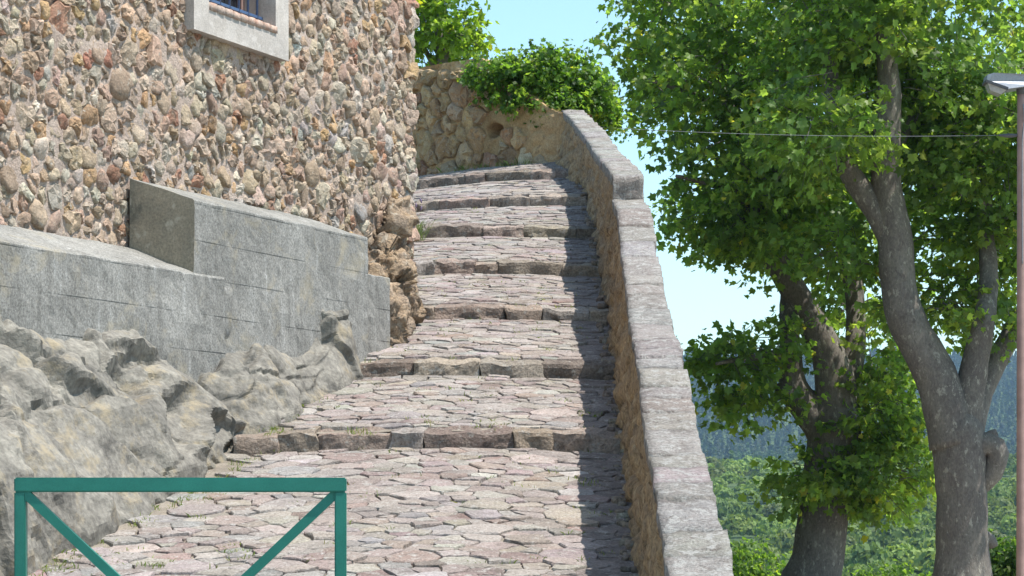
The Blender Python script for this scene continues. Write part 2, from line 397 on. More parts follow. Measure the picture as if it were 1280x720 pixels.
# ------------------------------------------------------------------ the lie of the land
NR = 8                                                     # risers 0..6, the end wall's foot is line 7
RD = [17.3, 19.7, 22.1, 24.5, 26.9, 29.3, 31.7, 34.1]
TILT = [0.0, 0.0, 0.03, 0.04, 0.07, 0.42, 0.62, 1.05]
RISE = 0.112
ZB = [2.044 + 0.274 * (d - 17.3) for d in RD]
def rline(k, x): return RD[k] + TILT[k] * (0.3 - np.asarray(x, float))
def xleft(y): return np.interp(y, [6, 9, 13.7, 15.5, 16.5, 17.5, 19.66, 21.0, 22.1, 22.6, 24, 36], [-4.6, -4.2, -2.75, -2.25, -2.0, -1.85, -1.40, -1.12, -1.0, -1.3, -1.9, -2.6])
def xright(y): return np.interp(y, [6, 9, 13.6, 17.3, 19.7, 22.1, 24.5, 26.9, 29.3, 31.7, 33], [.69, .70, .725, .796, .834, .884, .915, .94, .93, .79, .56])
def ground(x, y):
    x = np.asarray(x, float); y = np.asarray(y, float)
    z = ZB[0] - 0.22 * (rline(0, x) - y)
    z = np.where(y < 6.5, ZB[0] - 0.22 * (17.3 - 6.5) - 0.05 * (6.5 - y), z)
    for k in range(7):
        a = rline(k, x); b = rline(k + 1, x); f = (y - a) / (b - a)
        z = np.where(y >= a, ZB[k] + RISE + f * (ZB[k + 1] - ZB[k] - RISE), z)
    z = z + 0.02 * np.cos((x + 0.5) * 1.7)
    return z

# big ground sheet: square below the ramp, valley and wooded hills beyond, to the horizon
def terrain(x, y):
    z = np.interp(y, [-200, 52, 75, 120, 260, 400, 800, 1000, 1300, 1700, 2350, 2700, 3600], [0, 0, -3, -9, -14, -10.5, 12, 14, 14, 34, 146, 150, 60])
    amp = np.clip((y - 60) / 800, 0, 1)
    p = np.stack([x * 0.004, y * 0.004, np.zeros_like(x)], -1).reshape(-1, 3)
    return z + (amp * 10 * fbm(p, 4, 3).reshape(x.shape))
ys = np.concatenate([np.linspace(-60, 52, 15), np.linspace(56, 420, 60), np.linspace(430, 3600, 160)])
us = np.linspace(-1, 1, 121)
X = us[None, :] * (80 + np.maximum(ys, 0) * 0.75)[:, None]; Y = np.repeat(ys[:, None], len(us), 1)
Z = terrain(X, Y)
V = np.stack([X, Y, Z], -1).reshape(-1, 3)
def gridfaces(r, c):
    i = np.arange(r * c).reshape(r, c)
    return np.stack([i[:-1, :-1], i[:-1, 1:], i[1:, 1:], i[1:, :-1]], -1).reshape(-1, 4)
g = mesh_obj('ground', V, gridfaces(*X.shape), M['forest_floor']); tag(g, 'wooded valley floor and hills beyond the walled ramp', kind='structure')
# unseen pale gravel square, added to bounce light up into the plane trees
sx = np.linspace(0.95, 46, 24); sy = np.linspace(-45, 54, 40); X, Y = np.meshgrid(sx, sy)
V = np.stack([X, Y, 0.006 + 0 * X], -1).reshape(-1, 3)
o = mesh_obj('bounce_square', V, gridfaces(*X.shape), mineral('gravel', (0.33, 0.30, 0.26), (0.38, 0.35, 0.30), scale=1.2, fine=90, bump=0.5, bdist=0.01)); tag(o, 'unseen pale gravel square added to bounce light up into the plane trees', kind='structure')
sx = np.linspace(-9, 0.9, 16); sy = np.linspace(-45, 6.9, 24); X, Y = np.meshgrid(sx, sy)
o = mesh_obj('pavement', np.stack([X, Y, np.interp(Y, [-60, 0, 6.9], [-.0, .004, .004])], -1).reshape(-1, 3), gridfaces(*X.shape), mineral('asphalt', (0.12, 0.115, 0.11), (0.15, 0.145, 0.14), scale=2, fine=90, bump=0.4, bdist=0.006)); tag(o, 'grey pavement at the foot of the ramp', kind='structure')
# town hill under the ramp, house and end wall
hx = np.array([-40, -20, -10, -5, -3, -1, 0.3, 0.78]); hy = np.concatenate([np.linspace(7, 34, 28), [36, 42, 60, 80]])
X, Y = np.meshgrid(hx, hy)
Zc = np.interp(Y, [6, 17.3, 34, 40, 80], [-0.75, 1.55, 5.9, 6.6, 7.2]); Z = Zc
V = np.stack([X, Y, Z], -1).reshape(-1, 3); fc = gridfaces(*X.shape).tolist(); r, c = X.shape
Vb = V.copy(); Vb[:, 2] = -0.3; n0 = len(V)
def skirt(ids): return [[ids[i + 1], ids[i], ids[i] + n0, ids[i + 1] + n0] for i in range(len(ids) - 1)]
idx = np.arange(r * c).reshape(r, c)
fc += skirt(list(idx[0, ::-1])) + skirt(list(idx[:, 0])) + skirt(list(idx[-1, :])) + skirt(list(idx[::-1, -1]))
h = mesh_obj('hill', np.vstack([V, Vb]), fc, M['soil'], smooth=False); tag(h, 'grassy town hill carrying the ramp and the house', kind='structure')

# ------------------------------------------------------------------ stepped path
bag = Bag()
def strip(k, f0, f1, rows):
    xs = np.linspace(-3.6 if k < 0 else -2.8, 0.98, 40)
    rr = []
    for f in np.linspace(f0, f1, rows):
        if k < 0: y = rline(0, xs) - (1 - f) * 10.5
        else: y = rline(k, xs) + f * (rline(k + 1, xs) - rline(k, xs))
        yy = y
        z = ground(xs, yy - 1e-5 if f == 1 else yy + 1e-5)
        P = np.stack([xs, y, z - 0.020], 1); P[:, 2] += 0.010 * fbm(P * 5, 3, 4); rr.append(P)
    V = np.concatenate(rr); bag.add(V, gridfaces(rows, 40).tolist())
for k in range(-1, 7): strip(k, 0 if k < 0 else .06, 1, 40 if k < 0 else 14)
for k in range(7):                                          # faces behind the edging stones
    xs = np.linspace(-2.8, 0.98, 40); y = rline(k, xs)
    lo = np.stack([xs, y + 0.14, np.full(40, ZB[k] - 0.08)], 1); hi = np.stack([xs, y + 0.14, np.full(40, ZB[k] + RISE - 0.01)], 1)
    bag.add(np.vstack([lo, hi]), gridfaces(2, 40).tolist())
path = bag.build('stepped_path', M['path_bed'], None)
tag(path, 'stone paved ramp of long sloping steps climbing beside the house', kind='structure')
PAV = [(6, (0.295, 0.252, 0.226)), (5, (0.325, 0.286, 0.258)), (3, (0.275, 0.225, 0.20)), (1.4, (0.25, 0.185, 0.162)), (0.9, (0.37, 0.34, 0.312)), (1, (0.25, 0.236, 0.224)), (0.8, (0.33, 0.278, 0.225))]
pavers = []
def pave(k, smin, smax, ylo, yhi):
    x0, x1 = -3.4 if k < 0 else -2.6, 0.92
    def ok(p): return xleft(p[1]) - 0.05 < p[0] < xright(p[1]) + 0.05
    # stones run a little wider than deep: pack in a stretched plane
    P, R = dart(x0, x1, ylo * 1.25, yhi * 1.25, lambda p: RNG.uniform(smin, smax) if RNG.random() < .45 else RNG.uniform(smin * .45, smin), 12000 if k < 0 else 5500, lambda p: ok(p * np.array([1, .8])))
    for poly in cells(P, R, x0, x1, ylo * 1.25, yhi * 1.25):
        if poly is None: continue
        c = poly.mean(0)
        if abs(poly - c).max() > 0.45: poly = c + np.clip(poly - c, -0.2, 0.2)
        poly = poly * np.array([1, 1 / 1.25]); c = c * np.array([1, 1 / 1.25])
        V, f = stone(poly, RNG.uniform(0.006, 0.024), RNG.choice([RNG.uniform(0.001, 0.005), RNG.uniform(0.005, 0.014)], p=[.7, .3]), 0.05, 12, True, 0.026, 0, 0.045)
        pavers.append((k, c, V, f, area(poly)))
pave(-1, 0.10, 0.23, 11.2, 17.28)
for k in range(7):
    pave(k, 0.10, 0.22, RD[k] + 0.24, RD[k + 1] - 0.01)
def lift(k, V):
    x = V[:, 0]; y = V[:, 1].copy()
    if k >= 0:                                             # shear treads so they follow the tilted steps
        f = (y - RD[k]) / (RD[k + 1] - RD[k]); y = rline(k, x) + f * (rline(k + 1, x) - rline(k, x))
        z = ZB[k] + RISE + f * (ZB[k + 1] - ZB[k] - RISE) + 0.02 * np.cos((x + .5) * 1.7)
    else: z = ground(x, np.minimum(y, 17.29))
    return np.stack([x, y, z + V[:, 2] - 0.012], 1)
pavers.sort(key=lambda a: -a[4] / a[1][1] ** 3)
rest = Bag(); npv = 0
for i, (k, c, V, f, ar) in enumerate(pavers):
    t = pick(PAV, .10)
    if c[0] > float(xright(c[1])) - .30: t = np.array([.205, .172, .160]) * RNG.uniform(.85, 1.15)   # darker tint for the paving strip along the parapet
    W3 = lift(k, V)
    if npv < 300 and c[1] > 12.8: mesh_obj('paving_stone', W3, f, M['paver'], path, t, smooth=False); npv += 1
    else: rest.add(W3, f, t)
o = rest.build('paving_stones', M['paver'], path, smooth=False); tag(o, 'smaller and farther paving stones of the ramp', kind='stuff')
STEP = [(4, (0.31, 0.25, 0.195)), (2, (0.25, 0.20, 0.16)), (2, (0.35, 0.295, 0.24)), (1.2, (0.20, 0.15, 0.125)), (1, (0.34, 0.31, 0.27))]
for k in range(7):
    xa = float(xleft(RD[k])) - 0.12; xb = float(xright(RD[k])) + 0.03
    if k >= 5: xb -= 0.05
    x = xa
    while x < xb - 0.12:
        w = RNG.uniform(0.22, 0.7); w = min(w, xb - x)
        if xb - (x + w) < 0.15: w = xb - x
        dp = RNG.uniform(0.24, 0.34); hh = RISE + 0.10
        v, f = rough_box((w - RNG.uniform(.001, .006), dp, hh), (12, 6, 6), RNG.uniform(0.01, 0.022), 0.034, 9.0)
        v[:, 0] = -.006 + v[:, 0] * (w + .012) / w
        v = v + np.array([x, RNG.uniform(-0.05, 0.02), 0])
        y = rline(k, v[:, 0]) + v[:, 1]
        z = ZB[k] + RISE - hh + v[:, 2] + v[:, 1] * 0.2 + RNG.uniform(-.012, .010) + 0.02 * np.cos((v[:, 0] + .5) * 1.7)
        mesh_obj('edge_stone', np.stack([v[:, 0], y, z], 1), f, M['step_stone'], path, pick(STEP), smooth=False)
        x += w

# ------------------------------------------------------------------ parapet
PT = np.array([  # y, foot x, top inner x, top z
    [7.5, .69, .70, .38], [9.0, .69, .71, .72], [11.0, .70, .725, 1.31], [12.0, .71, .745, 1.62], [13.6, .725, .77, 2.05], [15.4, .76, .82, 2.55], [17.3, .796, .87, 2.93],
    [19.7, .834, .925, 3.60], [22.1, .884, .975, 4.40], [23.2, .90, .985, 4.64]])
PU = np.array([[23.2, .90, .985, 4.84], [24.5, .915, .98, 5.13], [26.9, .94, .975, 5.58], [29.3, .93, .95, 6.10], [31.0, .78, .85, 6.58], [32.7, .55, .69, 7.09]])
WID = 0.275
def wall_curve(T, ys):
    P = np.stack([np.interp(ys, T[:, 0], T[:, j]) for j in (1, 2, 3)], 1)
    k = np.ones(5) / 5
    for j in range(3): P[2:-2, j] = np.convolve(P[:, j], k, 'valid')
    tx = np.gradient(P[:, 1], ys); L = np.sqrt(1 + tx * tx)
    nx, ny = 1 / L, -tx / L                                # outward (right-hand) normal in plan
    return P, nx, ny
parapet = empty('parapet_wall', (0.85, 15.0, 0.0))
tag(parapet, 'long stone parapet wall with flat grey coping climbing beside the ramp', 'wall')
def parapet_body(T, name, label):
    ys = np.arange(T[0, 0], T[-1, 0] + 1e-6, 0.045); P, nx, ny = wall_curve(T, ys)
    hN = 24; gz = ground(P[:, 0] - 0.02, np.minimum(ys, 33)) - 0.12
    zt = P[:, 2] - 0.075
    fr = np.linspace(0, 1, hN)
    x = P[:, 0:1] + (P[:, 1:2] - P[:, 0:1]) * fr[None, :]; yy = np.repeat(ys[:, None], hN, 1); z = gz[:, None] + (zt - gz)[:, None] * fr[None, :]
    q = np.stack([x, yy, z], -1).reshape(-1, 3)
    f1, f2 = worley(q * np.array([3, 3.6, 5.0]), 11)
    disp = 0.05 * fbm(q * np.array([6, 9, 3.0]), 4, 5, .65) + 0.065 * np.clip(f2 - f1, 0, .25) / .25 - 0.05 + 0.04 * facets(q * np.array([3, 3.6, 5.0]), 11) + 0.03 * fbm(q * np.array([20, 22, 8]), 3, 8)
    low = np.clip(1 - (q[:, 2] - np.repeat(gz, hN)) / 0.28, 0, 1)
    disp += 0.07 * low ** 1.5 * (0.6 + fbm(q * 5, 3, 21))
    disp *= 1 - np.tile(fr, len(ys)) ** 8
    q[:, 0] -= disp
    n = len(ys); F1 = gridfaces(n, hN)
    # outer face down to the square below, top and ends closed
    ox = P[:, 1] + nx * (WID - 0.02); oy = ys + ny * (WID - 0.02)
    ot = np.stack([ox, oy, zt], 1); ob = np.stack([ox + 0.05, oy, np.full(n, -0.3)], 1); it = q.reshape(n, hN, 3)[:, -1]
    om = [ob + (ot - ob) * a for a in np.linspace(0, 1, 14)]
    O = np.stack(om, 1); OO = O.reshape(-1, 3).copy(); OO[:, 0] += 0.04 * fbm(OO * 3, 4, 9) - 0.03
    O = OO.reshape(n, 14, 3)
    bag = Bag(); bag.add(q, [f[::-1] for f in F1.tolist()]); bag.add(OO, gridfaces(n, 14).tolist())
    bag.add(np.concatenate([it, O[:, -1]]), [[i, i + 1, n + i + 1, n + i] for i in range(n - 1)])
    for e in (0, n - 1):
        a = q.reshape(n, hN, 3)[e]; b = O[e]
        poly = np.concatenate([a, b[::-1]]); bag.add(poly, [list(range(len(poly)))])
    return bag.build(name, M['parapet_face'], parapet)
b1 = parapet_body(PT, 'wall_body', ''); b2 = parapet_body(PU, 'wall_body', '')
COP = [(4, (0.262, 0.239, 0.217)), (3, (0.28, 0.26, 0.238)), (2, (0.24, 0.212, 0.19))]
def coping(T, last_extra=0.0):
    ysd = np.arange(T[0, 0], T[-1, 0] + 1e-6, 0.05); P, nx, ny = wall_curve(T, ysd)
    y = T[0, 0]
    while y < T[-1, 0] - 0.05:
        w = RNG.uniform(0.22, 0.8)
        if T[-1, 0] - (y + w) < 0.22: w = T[-1, 0] - y
        skew = RNG.normal(0, .10); th = 0.11; nu = max(4, int(w / 0.07))
        v, f = rough_box((w - RNG.uniform(.003, .016), WID + 0.03 + RNG.uniform(-.012, .012), th), (nu, 7, 2), 0.007, 0.017, 9.0)
        s = v[:, 0] + y; a = v[:, 1] - 0.012 + RNG.uniform(-.005, .005)
        xi = np.interp(s, ysd, P[:, 1]); zz = np.interp(s, ysd, P[:, 2]); nnx = np.interp(s, ysd, nx); nny = np.interp(s, ysd, ny)
        crown = 0.010 * fbm(np.stack([s * 9, a * 9, s * 0], 1), 3, 77); s = s + (a - .14) * skew
        q = np.stack([xi + nnx * a, s + nny * a, zz - th + v[:, 2] + crown + RNG.uniform(-.013, .013)], 1)
        mesh_obj('coping_stone', q, f, M['coping'], parapet, pick(COP, .05), smooth=True)
        y += w
coping(PT); coping(PU)
v, f = rough_box((WID + .012, .12, .25), (7, 3, 6), .02, .03, 7.0)       # upright stone closing the step in the coping
mesh_obj('coping_stone', v + np.array([.975, 23.10, 4.575]), f, M['coping'], parapet, COP[2][1], smooth=False)

# ------------------------------------------------------------------ end wall across the top of the ramp
EA = np.array([0.75, 32.45]); EB = np.array([-2.3, 35.75]); eL = np.linalg.norm(EB - EA); eT = (EB - EA) / eL; eN = np.array([-eT[1], eT[0]])
if eN[1] > 0: eN = -eN
end = empty('garden_wall', (EA[0], EA[1], 5.5)); tag(end, 'rough ochre rubble wall closing the head of the ramp below the ivy', 'wall')
def etop(u): return np.interp(u, [0, 0.25, 0.75, 1.3, 1.75, 2.05, 2.9, eL], [7.0, 7.05, 7.35, 7.72, 7.98, 8.0, 8.02, 7.95])
def ebase(u):
    p = EA[None] + np.asarray(u)[:, None] * eT[None]; return np.interp(p[:, 1], [32.4, 34.9, 36], [6.15, 6.75, 6.95]) - 0.25
nu, nv = 150, 60
u = np.linspace(-0.1, eL, nu); U, Fv = np.meshgrid(u, np.linspace(0, 1, nv), indexing='ij')
eb = ebase(u)[:, None]; Zz = eb + (etop(u)[:, None] - eb) * Fv
q = np.stack([EA[0] + U * eT[0], EA[1] + U * eT[1], Zz], -1).reshape(-1, 3)
f1, f2 = worley(q * 4.2, 3)
disp = 0.05 * fbm(q * 3, 4, 2) + 0.03 * np.clip(f2 - f1, 0, .3) / .3 + 0.012 * fbm(q * 18, 3, 6)
# small drain hole: a real recess
hp = px(610, 162, 33.4)
uh = ((np.array([hp[0], hp[1]]) - EA) @ eT)
hh = np.hypot((U.reshape(-1) - uh) / 0.11, (q[:, 2] - hp[2]) / 0.085) + .35 * fbm(q * 7, 2, 99)
disp = disp - 0.34 * np.clip((1.3 - hh) / 0.35, 0, 1)
q[:, 0] += eN[0] * disp; q[:, 1] += eN[1] * disp
bag = Bag(); bag.add(q, [f[::-1] for f in gridfaces(nu, nv).tolist()])
top = q.reshape(nu, nv, 3)[:, -1]; back = top - np.array([eN[0], eN[1], 0]) * 0.4; backb = back.copy(); backb[:, 2] -= 2.0
bag.add(np.concatenate([top, back]), [[i, i + 1, nu + i + 1, nu + i][::-1] for i in range(nu - 1)])
bag.add(np.concatenate([back, backb]), [[i, i + 1, nu + i + 1, nu + i][::-1] for i in range(nu - 1)])
bag.build('wall_body', M['end_mortar'], end)
EST = [(4, (0.46, 0.32, 0.175)), (3, (0.41, 0.25, 0.13)), (2, (0.43, 0.32, 0.21)), (.6, (0.35, 0.19, 0.11)), (.5, (0.50, 0.41, 0.29))]
P, R = dart(0, eL, 0, 1.55, lambda p: RNG.uniform(0.07, 0.21), 2600)
for poly in cells(P, R, 0, eL, 0, 1.55):
    if poly is None: continue
    c = poly.mean(0)
    if c[1] > float(etop(c[0])) - float(ebase(np.array([c[0]]))[0]) - 0.10: continue
    if math.hypot((c[0] - uh) / 0.24, (c[1] + float(ebase(np.array([c[0]]))[0]) - hp[2]) / 0.2) < 1: continue
    keep = c[0] > 1.7 or (c[1] < 0.62 and c[0] < 1.35) or RNG.random() < 0.40          # the middle is mostly rendered over
    if not keep: continue
    V, f = stone(poly, RNG.uniform(0.05, 0.085), RNG.uniform(0.006, 0.02), 0.05, 11, False, 0.08, 0, .10)
    z = ebase(V[:, 0]) + V[:, 1]
    w = np.stack([EA[0] + V[:, 0] * eT[0] + eN[0] * V[:, 2], EA[1] + V[:, 0] * eT[1] + eN[1] * V[:, 2], z], 1)
    mesh_obj('stone', w, [g_[::-1] for g_ in f], M['wall_stone'], end, pick(EST), smooth=False)

# ------------------------------------------------------------------ stone house
BC = np.array([-0.92, 22.1]); bT = np.array([-0.456, -1.0]); bT /= np.linalg.norm(bT); bN = np.array([-bT[1], bT[0]])
if bN[0] < 0: bN = -bN
BL = 13.0; BZ0, BZ1 = 1.0, 9.6
def bw(s, z, dep):
    s = np.asarray(s, float); dep = np.asarray(dep, float)
    return np.stack([BC[0] + bT[0] * s + bN[0] * dep, BC[1] + bT[1] * s + bN[1] * dep, np.asarray(z, float) + 0 * s], -1)
def bs_of(pxx):                                            # photo column -> distance along the house front
    k = (pxx - CX) / F; sl = bT[0] / bT[1]
    d = (BC[0] - sl * BC[1]) / (k - sl); return (d - BC[1]) / bT[1]
house = empty('stone_house', (BC[0], BC[1], 1.0)); tag(house, 'tall rubble stone house with a barred window above the concrete wall', 'house')
WS0, WS1, WZ0, WZ1 = 2.66, 3.69, 5.575, 7.05               # window opening
SS0, SS1, SZ0, SZ1 = 2.45, 3.91, 5.325, 7.25               # outer edge of its rendered surround
su = np.unique(np.concatenate([np.linspace(0, BL, 190), [SS0 + .05, SS1 - .05]])); zv = np.unique(np.concatenate([np.linspace(BZ0, BZ1, 130), [SZ0 + .05, SZ1 - .05]]))
U, Z = np.meshgrid(su, zv, indexing='ij'); q = bw(U, Z, 0 * U).reshape(-1, 3)
disp = 0.008 + 0.022 * fbm(q * 4, 4, 12) + 0.02 * fbm(q * 14, 3, 13)
q[:, 0] += bN[0] * disp; q[:, 1] += bN[1] * disp
ff = []
nz = len(zv)
for i in range(len(su) - 1):
    for j in range(nz - 1):
        if su[i] >= SS0 + .049 and su[i + 1] <= SS1 - .049 and zv[j] >= SZ0 + .049 and zv[j + 1] <= SZ1 - .049: continue
        ff.append([i * nz + j, i * nz + j + 1, (i + 1) * nz + j + 1, (i + 1) * nz + j])
bag = Bag(); bag.add(q, ff)
G = q.reshape(len(su), nz, 3)
DEP = 8.0
def sidewall(edge):                                        # closes the volume behind an edge of the front
    bk = edge - np.array([bN[0], bN[1], 0]) * DEP; n = len(edge)
    bag.add(np.concatenate([edge, bk]), [[i, i + 1, n + i + 1, n + i] for i in range(n - 1)])
sidewall(G[0]); sidewall(G[-1][::-1]); sidewall(G[:, -1])
bk = np.array([bw(0, BZ0, -DEP), bw(BL, BZ0, -DEP), bw(BL, BZ1, -DEP), bw(0, BZ1, -DEP)]); bag.add(bk, [[0, 1, 2, 3]])
bag.build('wall', M['wall_mortar'], house)
rf = Bag(); ov = 0.12
rp = [bw(-ov, BZ1 - .02, ov), bw(BL, BZ1 - .02, ov), bw(BL, BZ1 - .02, -DEP), bw(-ov, BZ1 - .02, -DEP), bw(-ov, BZ1 + 1.1, -DEP / 2), bw(BL, BZ1 + 1.1, -DEP / 2)]
rf.add(np.array(rp), [[0, 1, 5, 4], [2, 3, 4, 5], [3, 0, 4], [1, 2, 5], [0, 3, 2, 1]]); rf.build('roof', M['brick'], house, smooth=False)
HST = [(6, (0.43, 0.345, 0.26)), (4, (0.48, 0.415, 0.335)), (5, (0.40, 0.30, 0.215)), (2.2, (0.44, 0.285, 0.155)), (0.9, (0.33, 0.175, 0.115)), (1.0, (0.39, 0.365, 0.33)), (4, (0.39, 0.275, 0.205))]
sA, sB, zA, zB = 0.0, 7.4, 3.2, 6.9
def hok(p): return not (SS0 - .02 < p[0] < SS1 + .02 and SZ0 - .02 < p[1] < SZ1 + .02)
P, R = dart(sA, sB, zA, zB, lambda p: RNG.choice([RNG.uniform(.034, .055), RNG.uniform(.055, .09), RNG.uniform(.09, .15)], p=[.40, .38, .22]), 26000)
st = []
for poly in cells(P, R, sA, sB, zA, zB):
    if poly is None: continue
    c = poly.mean(0)
    if abs(poly - c).max() > 0.22: poly = c + np.clip(poly - c, -0.13, 0.13)
    a = area(poly)
    poly[:, 0] = np.maximum(poly[:, 0], -0.03)
    if SS0 + .0 < c[0] < SS1 - .0 and SZ0 + .0 < c[1] < SZ1 - .0: continue
    V, f = stone(poly, RNG.uniform(0.014, 0.024) + 0.135 * math.sqrt(a) * RNG.uniform(0.1, 1.0), RNG.uniform(0.002, 0.02), 0.05, 11, False, 0.16, 0, 0.16)
    hide = (c[1] < 3.45) or (c[0] > 6.3) or c[1] > 6.3
    st.append((a / (22.1 - c[0] * .91) ** 2 * (0.01 if hide else 1), c, V, f))
st.sort(key=lambda a: -a[0]); rest = Bag()
for i, (a, c, V, f) in enumerate(st):
    w = bw(V[:, 0], V[:, 1], V[:, 2])
    t = pick(HST, 0.14)
    if i < 300: mesh_obj('stone', w, f, M['wall_stone'], house, t, smooth=bool(i % 2))
    else: rest.add(w, f, t)
o = rest.build('stones', M['wall_stone'], house, smooth=True); tag(o, 'smaller rubble stones of the house wall', kind='stuff')
np_ = len(o.data.polygons); o.data.polygons.foreach_set('use_smooth', np.repeat(RNG.random(np_ // 44 + 1) < .45, 44)[:np_])   # some broken, some worn round
# corner stones wrapping round to the hidden side
z = 3.4; 
while z < 7.4:
    hgt = RNG.uniform(.1, .2)
    v, f = rough_box((RNG.uniform(.12, .26), RNG.uniform(.16, .3), hgt), (5, 5, 4), .022, .05, 9)
    w = bw(v[:, 0] - 0.025 + RNG.uniform(-.02, .015), z + v[:, 2], 0.04 + RNG.uniform(-.02, .02) - v[:, 1])
    mesh_obj('corner_stone', w, f, M['wall_stone'], house, pick(HST), smooth=False); z += hgt * .97
# window
def bbox_(bag, s0, s1, z0, z1, d0, d1):
    p = np.concatenate([bw(np.array([s0, s1, s1, s0]), np.full(4, zz), np.array([d0, d0, d1, d1])) for zz in (z0, z1)])
    bag.add(p, [[3, 2, 1, 0], [4, 5, 6, 7], [0, 1, 5, 4], [1, 2, 6, 5], [2, 3, 7, 6], [3, 0, 4, 7]])
b = Bag()
bbox_(b, SS0, SS1, SZ0, WZ0 - .062, -.28, .10); bbox_(b, SS0, SS1, WZ1, SZ1, -.28, .10)
bbox_(b, SS0, WS0, WZ0 - .062, WZ1, -.28, .10); bbox_(b, WS1, SS1, WZ0 - .062, WZ1, -.28, .10)
win = b.build('window', M['render'], house, smooth=False); win['label'] = 'window with pale rendered surround'
b = Bag(); bbox_(b, WS0, WS1, WZ0 - .06, WZ1, -.26, -.235); b.build('pane', M['dark_glass'], win, smooth=False)
b = Bag(); bbox_(b, WS0, WS0 + .06, WZ0, WZ1, -.233, -.19); bbox_(b, WS1 - .06, WS1, WZ0, WZ1, -.233, -.19); bbox_(b, WS0 + .06, WS1 - .06, WZ0, WZ0 + .07, -.233, -.19)
b.build('sash', M['lamp_pole'], win, smooth=False)
nb = 9; bwid = (WS1 - WS0 + .02) / nb
for i in range(nb):
    v, f = rough_box((bwid - .008, .33, .06), (3, 4, 2), .008, .006, 15)
    w = bw(WS0 - .01 + i * bwid + v[:, 0], WZ0 - .062 + v[:, 2], -.215 + v[:, 1])
    mesh_obj('sill_brick', w, f, M['brick'], win)
for i in range(7):
    s_ = WS0 + .08 + i * .145
    v, f = tube([bw(s_, WZ0 - .02, -.03), bw(s_, WZ1 + .02, -.03)], [.011, .011], 8, step=1); mesh_obj('bar', v, f, M['blue_paint'], win)
for zz in (WZ0 + .07, WZ0 + .7):
    b = Bag(); bbox_(b, WS0 - .01, WS1 + .01, zz - .011, zz + .011, -.038, -.022); b.build('cross_bar', M['blue_paint'], win, smooth=False)

# ------------------------------------------------------------------ concrete retaining wall in front of the house
CC = np.array([-1.363, 19.66])
def cw(s, z, dep):
    s = np.asarray(s, float); return np.stack([CC[0] + bT[0] * s + bN[0] * np.asarray(dep), CC[1] + bT[1] * s + bN[1] * np.asarray(dep), np.asarray(z, float) + 0 * s], -1)
def cs_of(pxx):
    k = (pxx - CX) / F; sl = bT[0] / bT[1]; d = (CC[0] - sl * CC[1]) / (k - sl); return (d - CC[1]) / bT[1]
conc = empty('concrete_wall', (CC[0], CC[1], 2.2)); tag(conc, 'grey board-marked concrete retaining wall with sloping top against the house', 'wall')
CD = 0.56
def cblock(name, s0, s1, zb, zf, zr, proud=0.0, back=CD, ns=None):
    """prism along the wall: front face, top sloping up to the house; grid surface with fine unevenness"""
    prof = []
    nf = max(3, int((zf - zb) / .06))
    for i in range(nf + 1): prof.append((proud, zb + (zf - .012 - zb) * i / nf))
    prof.append((proud - .012, zf))
    nt_ = 10
    for i in range(1, nt_ + 1): prof.append((proud - .012 + (-back - proud + .012) * i / nt_, zf + (zr - zf) * i / nt_))
    for i in range(1, 9): prof.append((-back, zr + (zb - zr) * i / 8))
    prof = np.array(prof); ss = np.linspace(s0, s1, max(4, int(abs(s1 - s0) / .06)))
    A = np.stack([cw(np.full(len(prof), s), prof[:, 1], prof[:, 0]) for s in ss]); q = A.reshape(-1, 3)
    off = 0.014 * fbm(q * 5, 4, 31) + 0.007 * fbm(q * 22, 3, 33)
    q[:, 0] += bN[0] * off; q[:, 1] += bN[1] * off; q[:, 2] += 0.6 * off
    n, m = len(ss), len(prof); b = Bag(); b.add(q, gridfaces(n, m).tolist())
    A = q.reshape(n, m, 3); b.add(A[0], [list(range(m))]); b.add(A[-1], [list(range(m))[::-1]])
    bm = bmesh.new(); o = b.build(name, M['concrete'], conc, smooth=False); bm.from_mesh(o.data); bmesh.ops.remove_doubles(bm, verts=bm.verts, dist=1e-5); bmesh.ops.recalc_face_normals(bm, faces=bm.faces); bm.to_mesh(o.data); bm.free()
    if name == 'high_section':                             # its end face is an older, ochre-stained pour
        o.data.materials.append(M['stained_concrete'])
        for p_ in o.data.polygons:
            if len(p_.vertices) > 8: p_.material_index = 1
    return o
sl0 = cs_of(243)
cblock('low_section', sl0 - .38, 9.5, 1.2, 3.345, 3.56, proud=.025)
cblock('high_section', cs_of(460), sl0, 1.2, 3.89, 4.075, proud=-.004)
cblock('end_section', cs_of(494), cs_of(459.5) - .002, 1.8, 3.60, 3.66, proud=-.05, back=.62)
v, f = rough_box((.13, .05, .75), (4, 3, 10), .02, .05, 5); s_ = sl0 - .50
mesh_obj('mortar_seam', cw(s_ + v[:, 0], 2.55 + v[:, 2], v[:, 1] - .028), f, M['concrete'], conc)

